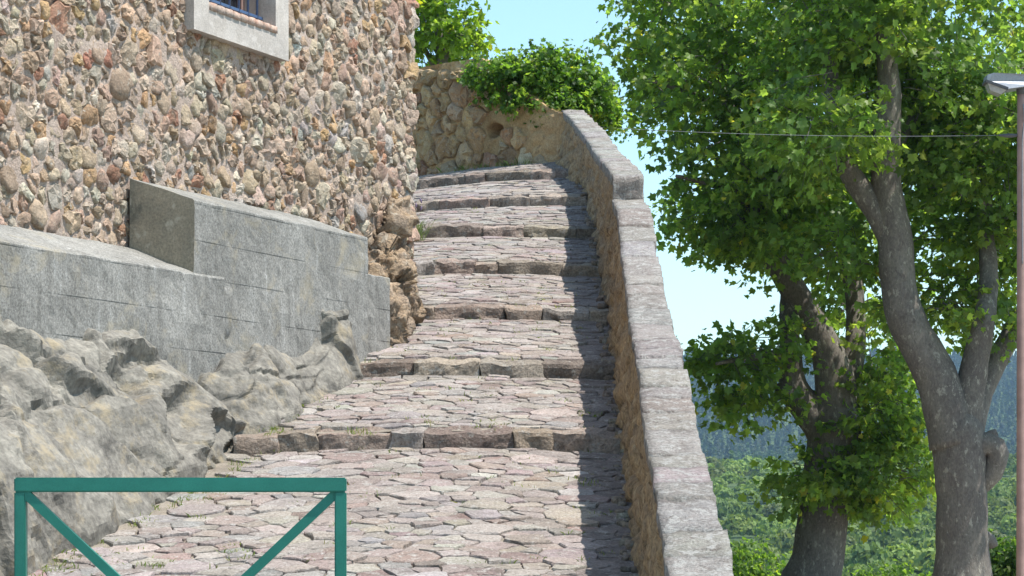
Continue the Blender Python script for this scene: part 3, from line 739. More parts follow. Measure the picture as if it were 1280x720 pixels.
# ------------------------------------------------------------------ bedrock: lumps fused and weathered
def fuse(blobs, voxel):
    bm = bmesh.new()
    for (c, r, rot) in blobs:
        mm = bmesh.ops.create_icosphere(bm, subdivisions=3, radius=1.0)
        R3 = Vector((0, 0, 0))
        from mathutils import Euler
        E = Euler(rot).to_matrix()
        for v in mm['verts']:
            p = Vector((v.co.x * r[0], v.co.y * r[1], v.co.z * r[2])); v.co = E @ p + Vector(c)
    me = bpy.data.meshes.new('tmp'); bm.to_mesh(me); bm.free()
    o = bpy.data.objects.new('tmp', me); COL.objects.link(o)
    md = o.modifiers.new('r', 'REMESH'); md.mode = 'VOXEL'; md.voxel_size = voxel
    dg = bpy.context.evaluated_depsgraph_get(); ev = o.evaluated_get(dg); m2 = ev.to_mesh()
    V = np.zeros(len(m2.vertices) * 3); m2.vertices.foreach_get('co', V); V = V.reshape(-1, 3)
    N = np.zeros(len(m2.vertices) * 3); m2.vertices.foreach_get('normal', N); N = N.reshape(-1, 3)
    f = [list(p.vertices) for p in m2.polygons]
    ev.to_mesh_clear(); bpy.data.objects.remove(o); bpy.data.meshes.remove(me)
    return V, N, f
def rock_relief(P, seed, a, fr):
    warp = np.stack([fbm(P * 1.3 * fr, 3, seed + 40 + k) for k in range(3)], 1) * .35
    Q = (P + warp) * np.array([1.0, .8, 1.3]) * fr
    d = a[0] * fbm(P * .9 * fr, 3, seed) + a[1] * facets(Q * 1.3, seed) + a[1] * .30 * facets(Q * 3.0 + 5, seed + 20) + a[2] * fbm(P * 7, 5, seed + 3, .6)
    crack = np.abs(fbm((P + warp * .4) * np.array([.8, .8, 1.5]) * fr, 3, seed + 5)); d -= .06 * np.clip(1 - crack / .018, 0, 1)
    pit = fbm(P * 3.2, 4, seed + 9); d -= .05 * np.clip((pit - .30) / .12, 0, 1)
    return d
def bedrock(S0, S1, dmax, ztop, label, seed, a, e=1.5, fr=1.0, taper=.55, hollows=(), ledges=()):
    """bedrock leaning on the concrete: profile from the ground out at distance dmax(s) up to ztop(s) on the wall face"""
    ns = int((S1 - S0) / .022); nt_ = 84
    sv = np.linspace(S0, S1, ns); th = np.linspace(0, 1, nt_) * np.pi / 2
    dm = np.interp(sv, *np.array(dmax).T); zt_ = np.interp(sv, *np.array(ztop).T)
    k3 = np.hanning(15); k3 /= k3.sum(); dm = np.convolve(np.pad(dm, 7, 'edge'), k3, 'valid'); zt_ = np.convolve(np.pad(zt_, 7, 'edge'), k3, 'valid')
    end = np.minimum((sv - S0), (S1 - sv)) / taper; end = np.sqrt(np.clip(1 - (1 - np.clip(end, 0, 1)) ** 2, 0, 1))
    dm = dm * (.12 + .88 * end)
    foot = cw(sv, 0 * sv, dm); zg = ground(foot[:, 0], np.clip(foot[:, 1], 7, 30)) - .22
    zt_ = zg + (zt_ - zg) * (.25 + .75 * end)
    D = (dm + .12)[:, None] * np.cos(th)[None] ** (2 / e) - .12; Zr = zg[:, None] + (zt_ - zg)[:, None] * np.sin(th)[None] ** (2 / e)
    Sg = np.repeat(sv[:, None], nt_, 1); V = cw(Sg, Zr, D)
    du = np.gradient(V, axis=0); dv = np.gradient(V, axis=1); N = np.cross(du, dv); N /= np.linalg.norm(N, axis=2, keepdims=True) + 1e-9
    if N[ns // 2, nt_ // 2, 0] < 0: N = -N
    rel = rock_relief(V.reshape(-1, 3) + seed * 7.1, seed, a, fr).reshape(ns, nt_)
    for _ in range(1):
        rel = (np.pad(rel, ((1, 1), (0, 0)), 'edge')[:-2] + 2 * rel + np.pad(rel, ((1, 1), (0, 0)), 'edge')[2:]) / 4
        rel = (np.pad(rel, ((0, 0), (1, 1)), 'edge')[:, :-2] + 2 * rel + np.pad(rel, ((0, 0), (1, 1)), 'edge')[:, 2:]) / 4
    Pf = V.reshape(-1, 3); U_ = CX + F * Pf[:, 0] / Pf[:, 1]; W_ = CY - F * (Pf[:, 2] - EYE) / Pf[:, 1]
    ext = .009 * fbm(Pf * 13 + seed, 4, seed + 70, .65) + .034 * (1 - 2 * np.abs(fbm(Pf * np.array([2.0, 2.0, 3.0]) + seed, 3, seed + 80)))
    wob = 7 * fbm(Pf * 4, 3, seed + 33)
    for (hx_, hy_, rx_, ry_, dp_) in hollows:              # hollows and open joints seen in the rock face
        r_ = np.hypot((U_ - hx_ + wob) / rx_, (W_ - hy_ + wob * .7) / ry_); ext -= dp_ * np.clip((1.2 - r_) / .5, 0, 1)
    for (x0_, y0_, x1_, y1_, st_) in ledges:               # a fault: the rock on its left stands proud
        L_ = math.hypot(x1_ - x0_, y1_ - y0_); side_ = ((U_ - x0_) * (y1_ - y0_) - (W_ - y0_) * (x1_ - x0_)) / L_ + wob
        along = ((U_ - x0_) * (x1_ - x0_) + (W_ - y0_) * (y1_ - y0_)) / L_ / L_
        ext += st_ * (np.clip(.5 - side_ / 15, 0, 1) - .5) * np.clip(1.3 - np.abs(along - .5) * 1.6, 0, 1) - .05 * np.clip(1 - np.abs(side_ - 3) / 4, 0, 1) * (np.abs(along - .5) < .6)
    rel = rel + ext.reshape(ns, nt_)
    V2 = V.reshape(-1, 3) + N.reshape(-1, 3) * rel.reshape(-1, 1)
    b = Bag(); fc = gridfaces(ns, nt_); b.add(V2, fc.tolist())
    A = V2.reshape(ns, nt_, 3); bk = A[:, -1] - np.array([bN[0], bN[1], 0]) * .1; b.add(np.concatenate([A[:, -1], bk]), [[i, i + 1, ns + i + 1, ns + i] for i in range(ns - 1)])
    o = b.build('rock_outcrop', M['rock'], None, smooth=False, origin=(A[ns // 2, 0, 0], A[ns // 2, 0, 1], A[ns // 2, 0, 2])); tag(o, label, 'rock')
def rock(name, blobs, label, mat, seed, voxel=.028, a=(.10, .06, .02), group=None, fr=1.0):
    V, N, f = fuse(blobs, voxel)
    off = seed * 7.1
    # bedding planes give a slabby look, worley gives broken facets, thin cracks cut in
    d = rock_relief(V + off, seed, a, fr)
    V = V + N * d[:, None]
    o = mesh_obj(name, V, f, mat, None, origin=V.mean(0) * np.array([1, 1, 0]) + np.array([0, 0, V[:, 2].min()])); tag(o, label, 'rock', group); return o
def P3(x, y, d): return tuple(px(x, y, d))
RG = 'bedrock below the concrete wall'
bedrock(3.0, 9.0, [(2.9, .35), (3.4, .60), (4.2, .85), (4.9, 1.02), (6, 1.25), (9, 1.5)], [(3, 2.45), (3.6, 2.72), (4.0, 2.84), (4.7, 2.86), (5.2, 2.80), (9, 2.6)], 'largest grey weathered rock, directly behind the green barrier', 3, (.13, .14, .016), 1.7, .72, .9, [(66, 434, 15, 9, .09), (120, 455, 18, 10, .06)], [(20, 420, 215, 610, .10), (5, 510, 40, 640, .08), (60, 505, 190, 500, .06)])
bedrock(1.75, 4.6, [(1.8, .30), (2.3, .45), (3.0, .62), (3.6, .66), (4.6, .6)], [(1.75, 2.3), (2.2, 2.55), (2.6, 2.72), (3.0, 2.84), (3.6, 2.84), (4.6, 2.7)], 'middle rock with tan top and dark hollows, between the largest and the humped rock', 5, (.08, .12, .016), 1.6, .85, .6, [(158, 480, 24, 32, .16), (226, 528, 26, 40, .15), (300, 556, 9, 16, .08), (180, 445, 26, 6, .05)], [(120, 425, 262, 575, .08)])
bedrock(-.16, 2.45, [(-.16, .07), (0, .12), (.4, .22), (.9, .30), (1.5, .42), (2.1, .46), (2.45, .4)], [(-.16, 3.30), (.12, 3.36), (.42, 3.36), (.56, 3.16), (.68, 2.98), (.9, 2.93), (1.2, 2.92), (1.6, 2.86), (2.0, 2.76), (2.45, 2.6)], 'humped rock with an upright knob leaning on the tall concrete', 8, (.04, .07, .012), 1.8, .9, .30, [(262, 458, 16, 9, .09), (330, 470, 60, 4, .03)], [(330, 440, 395, 520, .05)])
rock('rock_outcrop', [((-1.16, 21.45, 3.45), (.24, .5, .60), (0, 0, .42)), ((-1.03, 21.85, 3.2), (.13, .25, .55), (0, 0, .3)), ((-1.13, 21.65, 4.05), (.13, .24, .42), (0, .1, .3)), ((-1.2, 20.9, 3.2), (.28, .4, .55), (0, 0, .4))],
     'craggy brown bedrock at the foot of the house corner', M['rock_brown'], 21, .02, (.07, .11, .03), fr=2.4)

# ------------------------------------------------------------------ green barrier
bd = 10.9
bar = empty('metal_barrier', (px(226, 640, bd)[0], bd, float(ground(np.array([-1.5]), np.array([bd]))[0]) - .02)); tag(bar, 'teal green tubular metal barrier with crossed diagonal braces', 'barrier')
def rbox(name, lo, hi, mat, parent, r=.006):
    size = np.array(hi) - np.array(lo); bm = bmesh.new(); bmesh.ops.create_cube(bm, size=1.0)
    for v in bm.verts: v.co = Vector(((v.co.x + .5) * size[0] + lo[0], (v.co.y + .5) * size[1] + lo[1], (v.co.z + .5) * size[2] + lo[2]))
    bmesh.ops.bevel(bm, geom=bm.edges[:], offset=r, segments=2, affect='EDGES')
    V = np.array([v.co[:] for v in bm.verts]); f = [[v.index for v in q.verts] for q in bm.faces]; bm.free()
    return mesh_obj(name, V, f, mat, parent, smooth=False)
zt = px(0, 597, bd)[2]; xL = px(19, 0, bd)[0]; xR = px(433, 0, bd)[0]; gz = bar.location.z; tw = .052
rbox('top_rail', (xL, bd - .03, zt - .066), (xR, bd + .03, zt), M['green_paint'], bar)
rbox('post', (xL, bd - .027, gz - .1), (xL + tw, bd + .027, zt - .064), M['green_paint'], bar)
rbox('post', (xR - tw, bd - .027, gz - .1), (xR, bd + .027, zt - .064), M['green_paint'], bar)
zl = gz + .12
rbox('lower_rail', (xL + tw - .002, bd - .02, zl - .045), (xR - tw + .002, bd + .02, zl), M['green_paint'], bar)
for s_, y_ in ((1, -.004), (-1, .004)):
    x0 = xL + tw if s_ > 0 else xR - tw; x1 = x0 + s_ * 1.02; a = np.array([x0, bd + y_, zt - .075]); b_ = np.array([x1, bd + y_, zl - .01])
    d_ = (b_ - a) / np.linalg.norm(b_ - a); nrm = np.array([-d_[2], 0, d_[0]]) * .021; yy = np.array([0, .018, 0])
    a = a - d_ * .03
    p = [a - nrm - yy, a + nrm - yy, a + nrm + yy, a - nrm + yy, b_ - nrm - yy, b_ + nrm - yy, b_ + nrm + yy, b_ - nrm + yy]
    mesh_obj('brace', p, [[0, 1, 2, 3], [7, 6, 5, 4], [0, 4, 5, 1], [1, 5, 6, 2], [2, 6, 7, 3], [3, 7, 4, 0]], M['green_paint'], bar, smooth=False)

# ------------------------------------------------------------------ leaves
LEAF = np.array([(0, 0), (.30, -.04), (.50, .20), (.36, .36), (.52, .66), (.20, .64), (0, 1.0), (-.20, .64), (-.52, .66), (-.36, .36), (-.50, .20), (-.30, -.04)])
OVAL = np.array([(0, 0), (.28, .25), (.26, .6), (0, 1.0), (-.26, .6), (-.28, .25)])
def leaf_mesh(C, A, N, size, shape=LEAF, fold=.3, droop=.22):
    """C centres, A leaf axis, N normal hint, size per leaf -> verts (n*k,3), faces (n,k)"""
    n = len(C); k = len(shape)
    A = A / np.linalg.norm(A, axis=1, keepdims=True); N = N - (N * A).sum(1, keepdims=True) * A; N /= np.linalg.norm(N, axis=1, keepdims=True) + 1e-9
    Xx = np.cross(A, N)
    lx = shape[:, 0]; ly = shape[:, 1]; lz = fold * np.abs(lx) - droop * ly * ly
    V = C[:, None] + size[:, None, None] * (lx[None, :, None] * Xx[:, None] + ly[None, :, None] * A[:, None] + lz[None, :, None] * N[:, None])
    return V.reshape(-1, 3), np.arange(n * k).reshape(n, k)
def unit(n):
    v = RNG.normal(0, 1, (n, 3)); return v / np.linalg.norm(v, axis=1, keepdims=True)
def crown(name, blobs, n_spray, per, size, parent, pal, length=.55, seed=0, thr=-.12, shape=LEAF, mat='leaf', clump=.55, out_from=None, flat=.35):
    """blobs: world (centre, radii, weight). Leaves hang in flat sprays; noise opens gaps between them"""
    w = np.array([b[2] * (.5 if b[1][2] < .95 and thr > -.2 else 1) for b in blobs], float); w /= w.sum(); cs = np.array([b[0] for b in blobs]); rs = np.array([b[1] for b in blobs])
    P = np.zeros((0, 3)); O = np.zeros((0, 3))
    while len(P) < n_spray:
        k = RNG.choice(len(blobs), n_spray, p=w); dirn = unit(n_spray); r = RNG.random(n_spray) ** .42
        p = cs[k] + dirn * rs[k] * r[:, None]
        keep = fbm(p * clump, 3, seed) > np.where(rs[k][:, 2] < .95, min(thr, -.45), thr)   # small outlying clumps stay whole
        P = np.vstack([P, p[keep]]); O = np.vstack([O, dirn[keep]])
    P = P[:n_spray]; O = O[:n_spray]
    D = O * np.array([1, 1, .35]) + RNG.normal(0, .35, O.shape) + np.array([0, 0, -.22]); D /= np.linalg.norm(D, axis=1, keepdims=True)
    L = length * RNG.uniform(.6, 1.4, n_spray)
    t = RNG.random((n_spray, per)) ** .8; side = RNG.normal(0, .30, (n_spray, per, 3)) * np.array([1, 1, flat]) * length
    C = P[:, None] + D[:, None] * (L[:, None] * t)[..., None] + side; C[..., 2] -= .12 * length * t * t
    C = C.reshape(-1, 3); n = len(C)
    A = np.repeat(D, per, 0) * .6 + RNG.normal(0, .6, (n, 3)); A[:, 2] -= .45
    N = np.array([.12, -.05, 1.0]) + RNG.normal(0, .55, (n, 3))
    sz = size * RNG.uniform(.40, 1.30, n)
    V, f = leaf_mesh(C, A, N, sz, shape)
    base = np.array([pal[i] for i in RNG.integers(0, len(pal), n_spray)]); T = np.repeat(base, per, 0) * RNG.uniform(.6, 1.45, (n, 1)); yl = RNG.random(n) < .02; T[yl] = T[yl] * np.array([2.0, 1.35, 1.0])
    T = np.repeat(T, len(shape), 0)
    if length > .3:                                        # thin twigs carrying the sprays
        a = P - D * (L * .35)[:, None] + np.array([0, 0, -.03]); b = P + D * (L * .75)[:, None]; sd = np.cross(D, unit(n_spray)); sd /= np.linalg.norm(sd, axis=1, keepdims=True); s2 = np.cross(D, sd)
        ring = [a + sd * .011, a - sd * .006 + s2 * .009, a - sd * .006 - s2 * .009, b + sd * .004, b - sd * .002 + s2 * .003, b - sd * .002 - s2 * .003]
        TV = np.stack(ring, 1).reshape(-1, 3); bi = np.arange(n_spray)[:, None] * 6
        TF = np.concatenate([bi + np.array([[0, 1, 4, 3]]), bi + np.array([[1, 2, 5, 4]]), bi + np.array([[2, 0, 3, 5]])])
        mesh_obj('twigs', TV, TF, M['bark'], parent)['kind'] = 'stuff'
    return mesh_obj(name, V, f, M[mat], parent, T, smooth=False)
PLANE = [(.108, .182, .044), (.132, .204, .047), (.088, .152, .04), (.165, .23, .054), (.11, .182, .054)]

# ------------------------------------------------------------------ plane trees
def limb(parent, pts, d, name='branch', amp=.03, seg=14, seed=0):
    """pts: (px, py, radius_px, depth offset)"""
    P = [px(a[0], a[1], d + (a[3] if len(a) > 3 else 0)) for a in pts]; R = [a[2] * d / F for a in pts]
    v, f = tube(P, R, seg, amp, 4.0, True, .15, seed); return mesh_obj(name, v, f, M['bark'], parent)
def blob(x, y, rx, ry, d, rd, w=1.0): return (px(x, y, d), np.array([rx * d / F, rd, ry * d / F]), w)
dA = 38.0; yb = CY + EYE * F / dA
tA = empty('plane_tree', (px(1204, 0, dA)[0], dA, 0)); tag(tA, 'plane tree with burl knob and thick forked trunk, beside the street lamp', 'tree', None)
limb(tA, [(1204, yb + 12, 52), (1203, yb - 30, 42), (1203, 700, 34), (1202, 620, 32), (1198, 560, 33), (1195, 528, 30), (1190, 500, 14)], dA, 'trunk', .035, 20, 1)
limb(tA, [(1194, 556, 33), (1174, 480, 27), (1148, 430, 25), (1128, 385, 23), (1121, 330, 22), (1117, 285, 22), (1108, 240, 20), (1108, 190, 18), (1112, 120, 15), (1106, 50, 12), (1112, -40, 9), (1100, -180, 4)], dA, 'branch', .035, 16, 2)
limb(tA, [(1116, 300, 18), (1094, 262, 16), (1070, 228, 14), (1050, 190, 13), (1042, 140, 11), (1035, 60, 8), (1020, -60, 5, .6)], dA, 'branch', .03, 12, 3)
limb(tA, [(1202, 540, 24), (1212, 490, 19), (1222, 440, 16), (1230, 400, 14), (1236, 340, 12, .4), (1232, 260, 9, .8), (1240, 120, 6, 1.2)], dA, 'branch', .03, 14, 4)
limb(tA, [(1206, 545, 22), (1226, 490, 16, .3), (1246, 450, 14, .5), (1270, 410, 13, .7), (1300, 360, 12, 1), (1330, 260, 9, 1), (1340, 100, 6, 1)], dA, 'branch', .03, 14, 5)
limb(tA, [(1215, 562, 20), (1236, 556, 16, -.1), (1247, 568, 13, -.15), (1240, 592, 12, -.1), (1222, 612, 10)], dA, 'burl', .07, 14, 6)
limb(tA, [(1232, 552, 9, -.1), (1240, 544, 7, -.1), (1246, 541, 5, -.1)], dA, 'burl', .04, 8, 7)
limb(tA, [(1228, 672, 12), (1238, 676, 9), (1243, 684, 5)], dA, 'burl', .04, 8, 8)
limb(tA, [(1108, 200, 12), (1140, 150, 8, .8), (1175, 110, 5, 1.4), (1200, 50, 2, 2)], dA, 'branch', .02, 8, 10)
crown('crown', [blob(1080, 90, 130, 120, dA, 2.6, 2.0), blob(1180, 60, 130, 150, dA + .5, 2.8, 2.0), blob(1080, -110, 210, 140, dA, 3.2, 1.6), blob(1270, 120, 110, 170, dA + 1, 2.6, 1.8), blob(1320, -60, 150, 180, dA, 3, 1.0),
       blob(1225, 300, 95, 90, dA + 2.0, 1.8, 1.0), blob(1270, 330, 50, 80, dA, 1.6, .7), blob(1030, 160, 65, 50, dA - 1, 1.6, .6), blob(1055, 310, 45, 40, dA + 1.5, 1.2, .25), blob(1190, 215, 80, 45, dA + 1.2, 1.5, .45), blob(1180, 385, 60, 30, dA + 1.2, 1.4, .25), blob(1340, 330, 60, 90, dA, 1.6, .5)],
      1300, 24, .135, tA, PLANE, .58, 41, .0, clump=.75)
dB = 42.0; yb = CY + EYE * F / dB
tB = empty('plane_tree', (px(1020, 0, dB)[0], dB, 0)); tag(tB, 'leaning plane tree with leafy shoots around its trunk, next to the parapet', 'tree', None)
limb(tB, [(1008, yb + 10, 46), (1014, yb - 30, 38), (1022, 700, 33), (1032, 620, 32), (1042, 560, 34), (1042, 525, 33), (1041, 495, 22), (1040, 480, 8)], dB, 'trunk', .035, 20, 11)
limb(tB, [(1040, 550, 30), (1045, 490, 27), (1034, 440, 21), (1016, 405, 19), (996, 370, 17), (972, 330, 16), (948, 285, 15), (934, 240, 14), (922, 170, 12), (905, 90, 9), (890, -20, 6, -.5)], dB, 'branch', .03, 14, 12)
limb(tB, [(1034, 545, 24), (1008, 508, 21), (992, 485, 18), (988, 440, 14), (986, 390, 12), (992, 340, 11, .8), (1006, 290, 12, 1.2), (1010, 230, 11, 1.4), (1002, 140, 9, 1.4), (990, 20, 6, 1.4)], dB, 'branch', .03, 12, 13)
limb(tB, [(1002, 498, 16), (984, 490, 13, -.1), (974, 486, 9, -.2)], dB, 'branch', .04, 10, 14)
limb(tB, [(1050, 535, 22), (1060, 478, 16, .3), (1070, 420, 13, .6), (1066, 350, 13, 1), (1050, 260, 11, 1.5), (1060, 120, 8, 2)], dB, 'branch', .03, 12, 15)
limb(tB, [(986, 440, 8), (955, 445, 5, -.4), (920, 450, 3, -.8), (895, 455, 2, -1)], dB, 'branch', .015, 8, 16)
limb(tB, [(940, 260, 9), (905, 235, 6, -.5), (870, 225, 3.5, -1), (845, 220, 2, -1.2)], dB, 'branch', .015, 8, 17)
limb(tB, [(924, 170, 9), (885, 130, 6, -.5), (845, 110, 3.5, -.8), (810, 100, 2, -1)], dB, 'branch', .015, 8, 18)
crown('crown', [blob(900, 110, 95, 95, dB, 2.6, 2.0), blob(925, 215, 85, 75, dB, 2.2, 1.6), blob(945, 290, 55, 42, dB, 1.6, .7), blob(890, -30, 110, 100, dB, 3, 1.4), blob(990, 40, 110, 130, dB + 1, 3, 1.7), blob(825, 70, 32, 30, dB, 1.0, .28), blob(840, 0, 45, 50, dB, 1.4, .4),
       blob(1010, 250, 75, 80, dB + 1.5, 2, 1.0), blob(928, 452, 46, 32, dB - .4, 1.1, .36), blob(905, 440, 30, 28, dB - .5, .9, .14), blob(940, 500, 28, 18, dB - .4, .7, .12), blob(1092, 520, 48, 50, dB + .3, 1.1, .75), blob(1098, 585, 56, 46, dB + .1, 1.1, .85), blob(1030, 598, 46, 28, dB - .5, .8, .42), blob(1090, 450, 28, 45, dB + .6, .9, .22), blob(1085, 375, 55, 45, dB + 1.8, 1.4, .42), blob(1105, 480, 38, 45, dB + 1.5, 1, .3), blob(965, 425, 25, 16, dB - .3, .6, .1)],
      1230, 24, .140, tB, PLANE, .58, 47, .0, clump=.75)
dC = 50.0
tC = empty('plane_tree', (px(1420, 0, dC)[0], dC, 0)); tag(tC, 'plane tree crown filling the gap behind the street lamp', 'tree', None)
limb(tC, [(1420, CY + EYE * F / dC + 10, 34), (1416, 600, 28), (1410, 480, 26), (1390, 350, 20), (1360, 200, 15), (1340, 50, 9), (1330, -100, 4)], dC, 'trunk', .03, 14, 19)
crown('crown', [blob(1290, 120, 120, 160, dC, 3, 2), blob(1200, 40, 120, 130, dC, 3, 1.6), blob(1400, 100, 160, 220, dC, 3.5, 2), blob(1130, 180, 80, 110, dC, 2, .8), blob(1300, -120, 200, 120, dC, 3, 1)],
      300, 22, .16, tC, PLANE, .65, 53, .0, clump=.75)

# ------------------------------------------------------------------ tree behind the end wall and ivy over it
dD = 46.0; zD = 7.0
tD = empty('garden_tree', (px(552, 0, dD)[0], dD, zD - .3)); tag(tD, 'light green garden tree behind the ochre wall and house corner', 'tree')
limb(tD, [(552, 205, 9), (550, 140, 8), (553, 80, 7), (548, 30, 5), (560, -40, 3)], dD, 'trunk', .02, 10, 23)
limb(tD, [(552, 80, 4), (570, 50, 3), (590, 30, 2)], dD, 'branch', .01, 8, 24)
limb(tD, [(551, 100, 4), (530, 60, 3), (515, 40, 2)], dD, 'branch', .01, 8, 25)
YEL = [(.15, .23, .035), (.17, .25, .04), (.12, .20, .03)]
crown('crown', [blob(548, 30, 40, 42, dD, .8, 1.6), blob(585, 45, 22, 24, dD, .5, .4), blob(560, -30, 55, 40, dD, .9, .9), blob(535, 70, 25, 25, dD, .5, .4), blob(500, 20, 40, 50, dD, .8, .7)],
      165, 20, .13, tD, YEL, .38, 61, -.1, clump=1.8)
dI = 33.3
iv = empty('ivy', (px(680, 0, dI)[0], dI, px(0, 150, dI)[2])); tag(iv, 'bright green ivy mound spilling over the ochre wall and parapet end', 'ivy')
v, f = tube([px(680, 190, dI + .45), px(690, 130, dI + .3), px(670, 100, dI + .15)], [.03, .03, .015], 8, .01, 5); mesh_obj('stem', v, f, M['bark'], iv)
ib = [blob(640, 98, 46, 26, dI + .2, .38, 1.3), blob(690, 98, 58, 36, dI + .1, .45, 2.0), blob(735, 118, 30, 34, dI, .4, 1.0), blob(752, 138, 17, 20, dI, .3, .4), blob(612, 92, 25, 18, dI + .3, .3, .5), blob(690, 138, 20, 22, dI - .3, .22, .6), blob(655, 122, 34, 14, dI - .15, .28, .5), blob(715, 135, 22, 20, dI - .3, .22, .5)]
IVP = [(.09, .168, .03), (.12, .20, .035), (.065, .13, .026), (.145, .225, .042), (.05, .105, .022)]
crown('foliage', ib, 1150, 13, .066, iv, IVP, .14, 71, -.25, clump=3.2, flat=.8)
crown('loose_shoots', [blob(768, 150, 10, 12, dI, .12, 1), blob(700, 66, 50, 5, dI, .2, 1), blob(620, 78, 20, 5, dI + .2, .2, .5)], 42, 6, .06, iv, IVP, .16, 72, -.9, clump=2.5, flat=.8)['kind'] = 'stuff'

# ------------------------------------------------------------------ street lamp and its cable
dL = 33.0; xp = px(1276, 0, dL)[0]
lamp = empty('street_lamp', (xp, dL, 0)); tag(lamp, 'street lamp with wedge-shaped grey head on a rusty pink pole', 'street lamp')
zh = px(0, 100, dL)[2]
v, f = tube([(xp, dL, -.05), (xp, dL, 1.0), (xp, dL, zh - .06)], [.075, .062, .05], 16, step=.5); mesh_obj('pole', v, f, M['lamp_pole'], lamp)
x0 = px(1231, 0, dL)[0]; x1 = x0 + .86
def wedge(name, pts, hw, mat, parent):
    """pts: (x, z, half width)"""
    n = len(pts); V = [(a, dL - c, b_) for a, b_, c in pts] + [(a, dL + c, b_) for a, b_, c in pts]
    f = [list(range(n))[::-1], [n + i for i in range(n)]] + [[i, (i + 1) % n, n + (i + 1) % n, n + i] for i in range(n)]
    return mesh_obj(name, V, f, mat, parent, smooth=False)
hd = wedge('head', [(x0, zh - .045, .13), (x0 + .28, zh - .15, .17), (x0 + .62, zh - .10, .15), (x1, zh - .06, .08), (x1, zh + .0, .08), (x0 + .60, zh + .055, .13), (x0 + .1, zh + .075, .14), (x0 + .01, zh + .05, .13)], 0, M['lamp_metal'], lamp)
wedge('gasket', [(x0 - .012, zh - .05, .136), (x0 + .285, zh - .165, .176), (x0 + .29, zh - .13, .178), (x0 - .006, zh - .015, .137)], 0, M['lamp_dark'], hd)
wedge('glass', [(x0 + .02, zh - .062, .115), (x0 + .06, zh - .16, .10), (x0 + .2, zh - .215, .11), (x0 + .275, zh - .165, .15)], 0, M['lamp_glass'], hd)
v, f = tube([(xp, dL, zh - .2), (xp, dL, zh - .02)], [.06, .06], 14, step=1); mesh_obj('collar', v, f, M['lamp_dark'], lamp)
v, f = tube([px(1276, 169, dL), px(1262, 169.5, dL), px(1248, 169, dL)], [.012, .03, .012], 10, step=.05); mesh_obj('cable_clamp', v, f, M['lamp_dark'], lamp)
v, f = tube([px(1279, 130, dL - .06), px(1281, 152, dL - .07), px(1278, 175, dL - .05), px(1278, 330, dL - .06)], [.008] * 4, 6, step=.1); mesh_obj('wire', v, f, M['cable'], lamp)
A_ = px(1250, 169, dL); B_ = px(735, 158, 33.1); tt = np.linspace(0, 1, 30)[:, None]
C_ = A_ + (B_ - A_) * tt; C_[:, 2] -= 4 * .06 * (tt * (1 - tt))[:, 0]
v, f = tube(C_, [.003] * 30, 6, smooth_path=False); o = mesh_obj('overhead_cable', v, f, M['cable'], None, origin=A_); tag(o, 'thin pale cable strung from the lamp pole to the ivy', 'cable')

# ------------------------------------------------------------------ weeds, lavender
def tuft_mesh(pts, nb, hmin, hmax, pal, spread=.05):
    C = np.repeat(pts, nb, 0); n = len(C); C = C + RNG.normal(0, spread, (n, 3)) * np.array([1, 1, 0])
    h_ = RNG.uniform(hmin, hmax, n); lean = RNG.normal(0, .45, (n, 2)); A = np.column_stack([lean, np.ones(n)]); A /= np.linalg.norm(A, axis=1, keepdims=True)
    S_ = unit(n) * np.array([1, 1, .0]); S_ /= np.linalg.norm(S_, axis=1, keepdims=True) + 1e-6
    w = np.minimum(h_ * .07, .0035)[:, None]
    mid = C + A * (h_ * .6)[:, None]; tip = C + A * h_[:, None] + np.column_stack([lean * h_[:, None] * .4, -.12 * h_])
    V = np.stack([C - S_ * w, C + S_ * w, mid + S_ * w * .8, tip, mid - S_ * w * .8], 1).reshape(-1, 3)
    T = np.array(pal)[RNG.integers(0, len(pal), n)] * RNG.uniform(.7, 1.3, (n, 1)); return V, np.arange(n * 5).reshape(n, 5), np.repeat(T, 5, 0)
GP = [(.15, .21, .05), (.19, .24, .07), (.12, .17, .04), (.24, .24, .11)]
pts = []
for _ in range(150):                                       # in joints of the paving
    y = RNG.uniform(13.2, 24) if RNG.random() < .8 else RNG.uniform(24, 33); x = RNG.uniform(xleft(y) + .05, xright(y) - .12)
    pts.append((x, y, float(ground(np.array([x]), np.array([y]))[0]) - .02))
for _ in range(70):                                        # along the rocks
    y = RNG.uniform(13.4, 19.5); x = xleft(y) + RNG.uniform(-.05, .12); pts.append((x, y, float(ground(np.array([x]), np.array([y]))[0]) - .02))
for (a, b_) in ((240, 620), (70, 690), (140, 690), (340, 560), (530, 545), (455, 560), (765, 640), (300, 690), (430, 655), (200, 700), (730, 600), (735, 530), (620, 552), (450, 620)):
    y = 17.0
    for _ in range(20): y = (10086 / (b_ + 20)) if b_ > 566 else (12800 / (b_ + 177))
    x = (a - CX) * y / F
    for _ in range(6):
        xx = x + RNG.normal(0, .06); yy = y + RNG.normal(0, .08); pts.append((xx, yy, float(ground(np.array([xx]), np.array([yy]))[0]) - .02))
V, f, T = tuft_mesh(np.array(pts), 12, .015, .06, GP, .03)
o = mesh_obj('weeds', V, f, M['grass'], None, T, smooth=False); tag(o, 'small green weeds growing in the paving joints', kind='stuff')
pts = np.array([(u_, 0, 0) for u_ in RNG.uniform(.5, 2.6, 26)]); q = EA[None] + pts[:, :1] * eT[None] + eN[None] * RNG.uniform(.05, .14, (26, 1))
zz = np.array([float(ground(np.array([a]), np.array([b_]))[0]) for a, b_ in q]) - .02
V, f, T = tuft_mesh(np.column_stack([q, zz]), 9, .05, .16, GP, .04)
o = mesh_obj('weeds', V, f, M['grass'], None, T, smooth=False); tag(o, 'dry grass tufts at the foot of the ochre wall', kind='stuff')
lp = px(519, 268, 26.6); lp[2] = float(ground(lp[0:1], lp[1:2])[0])
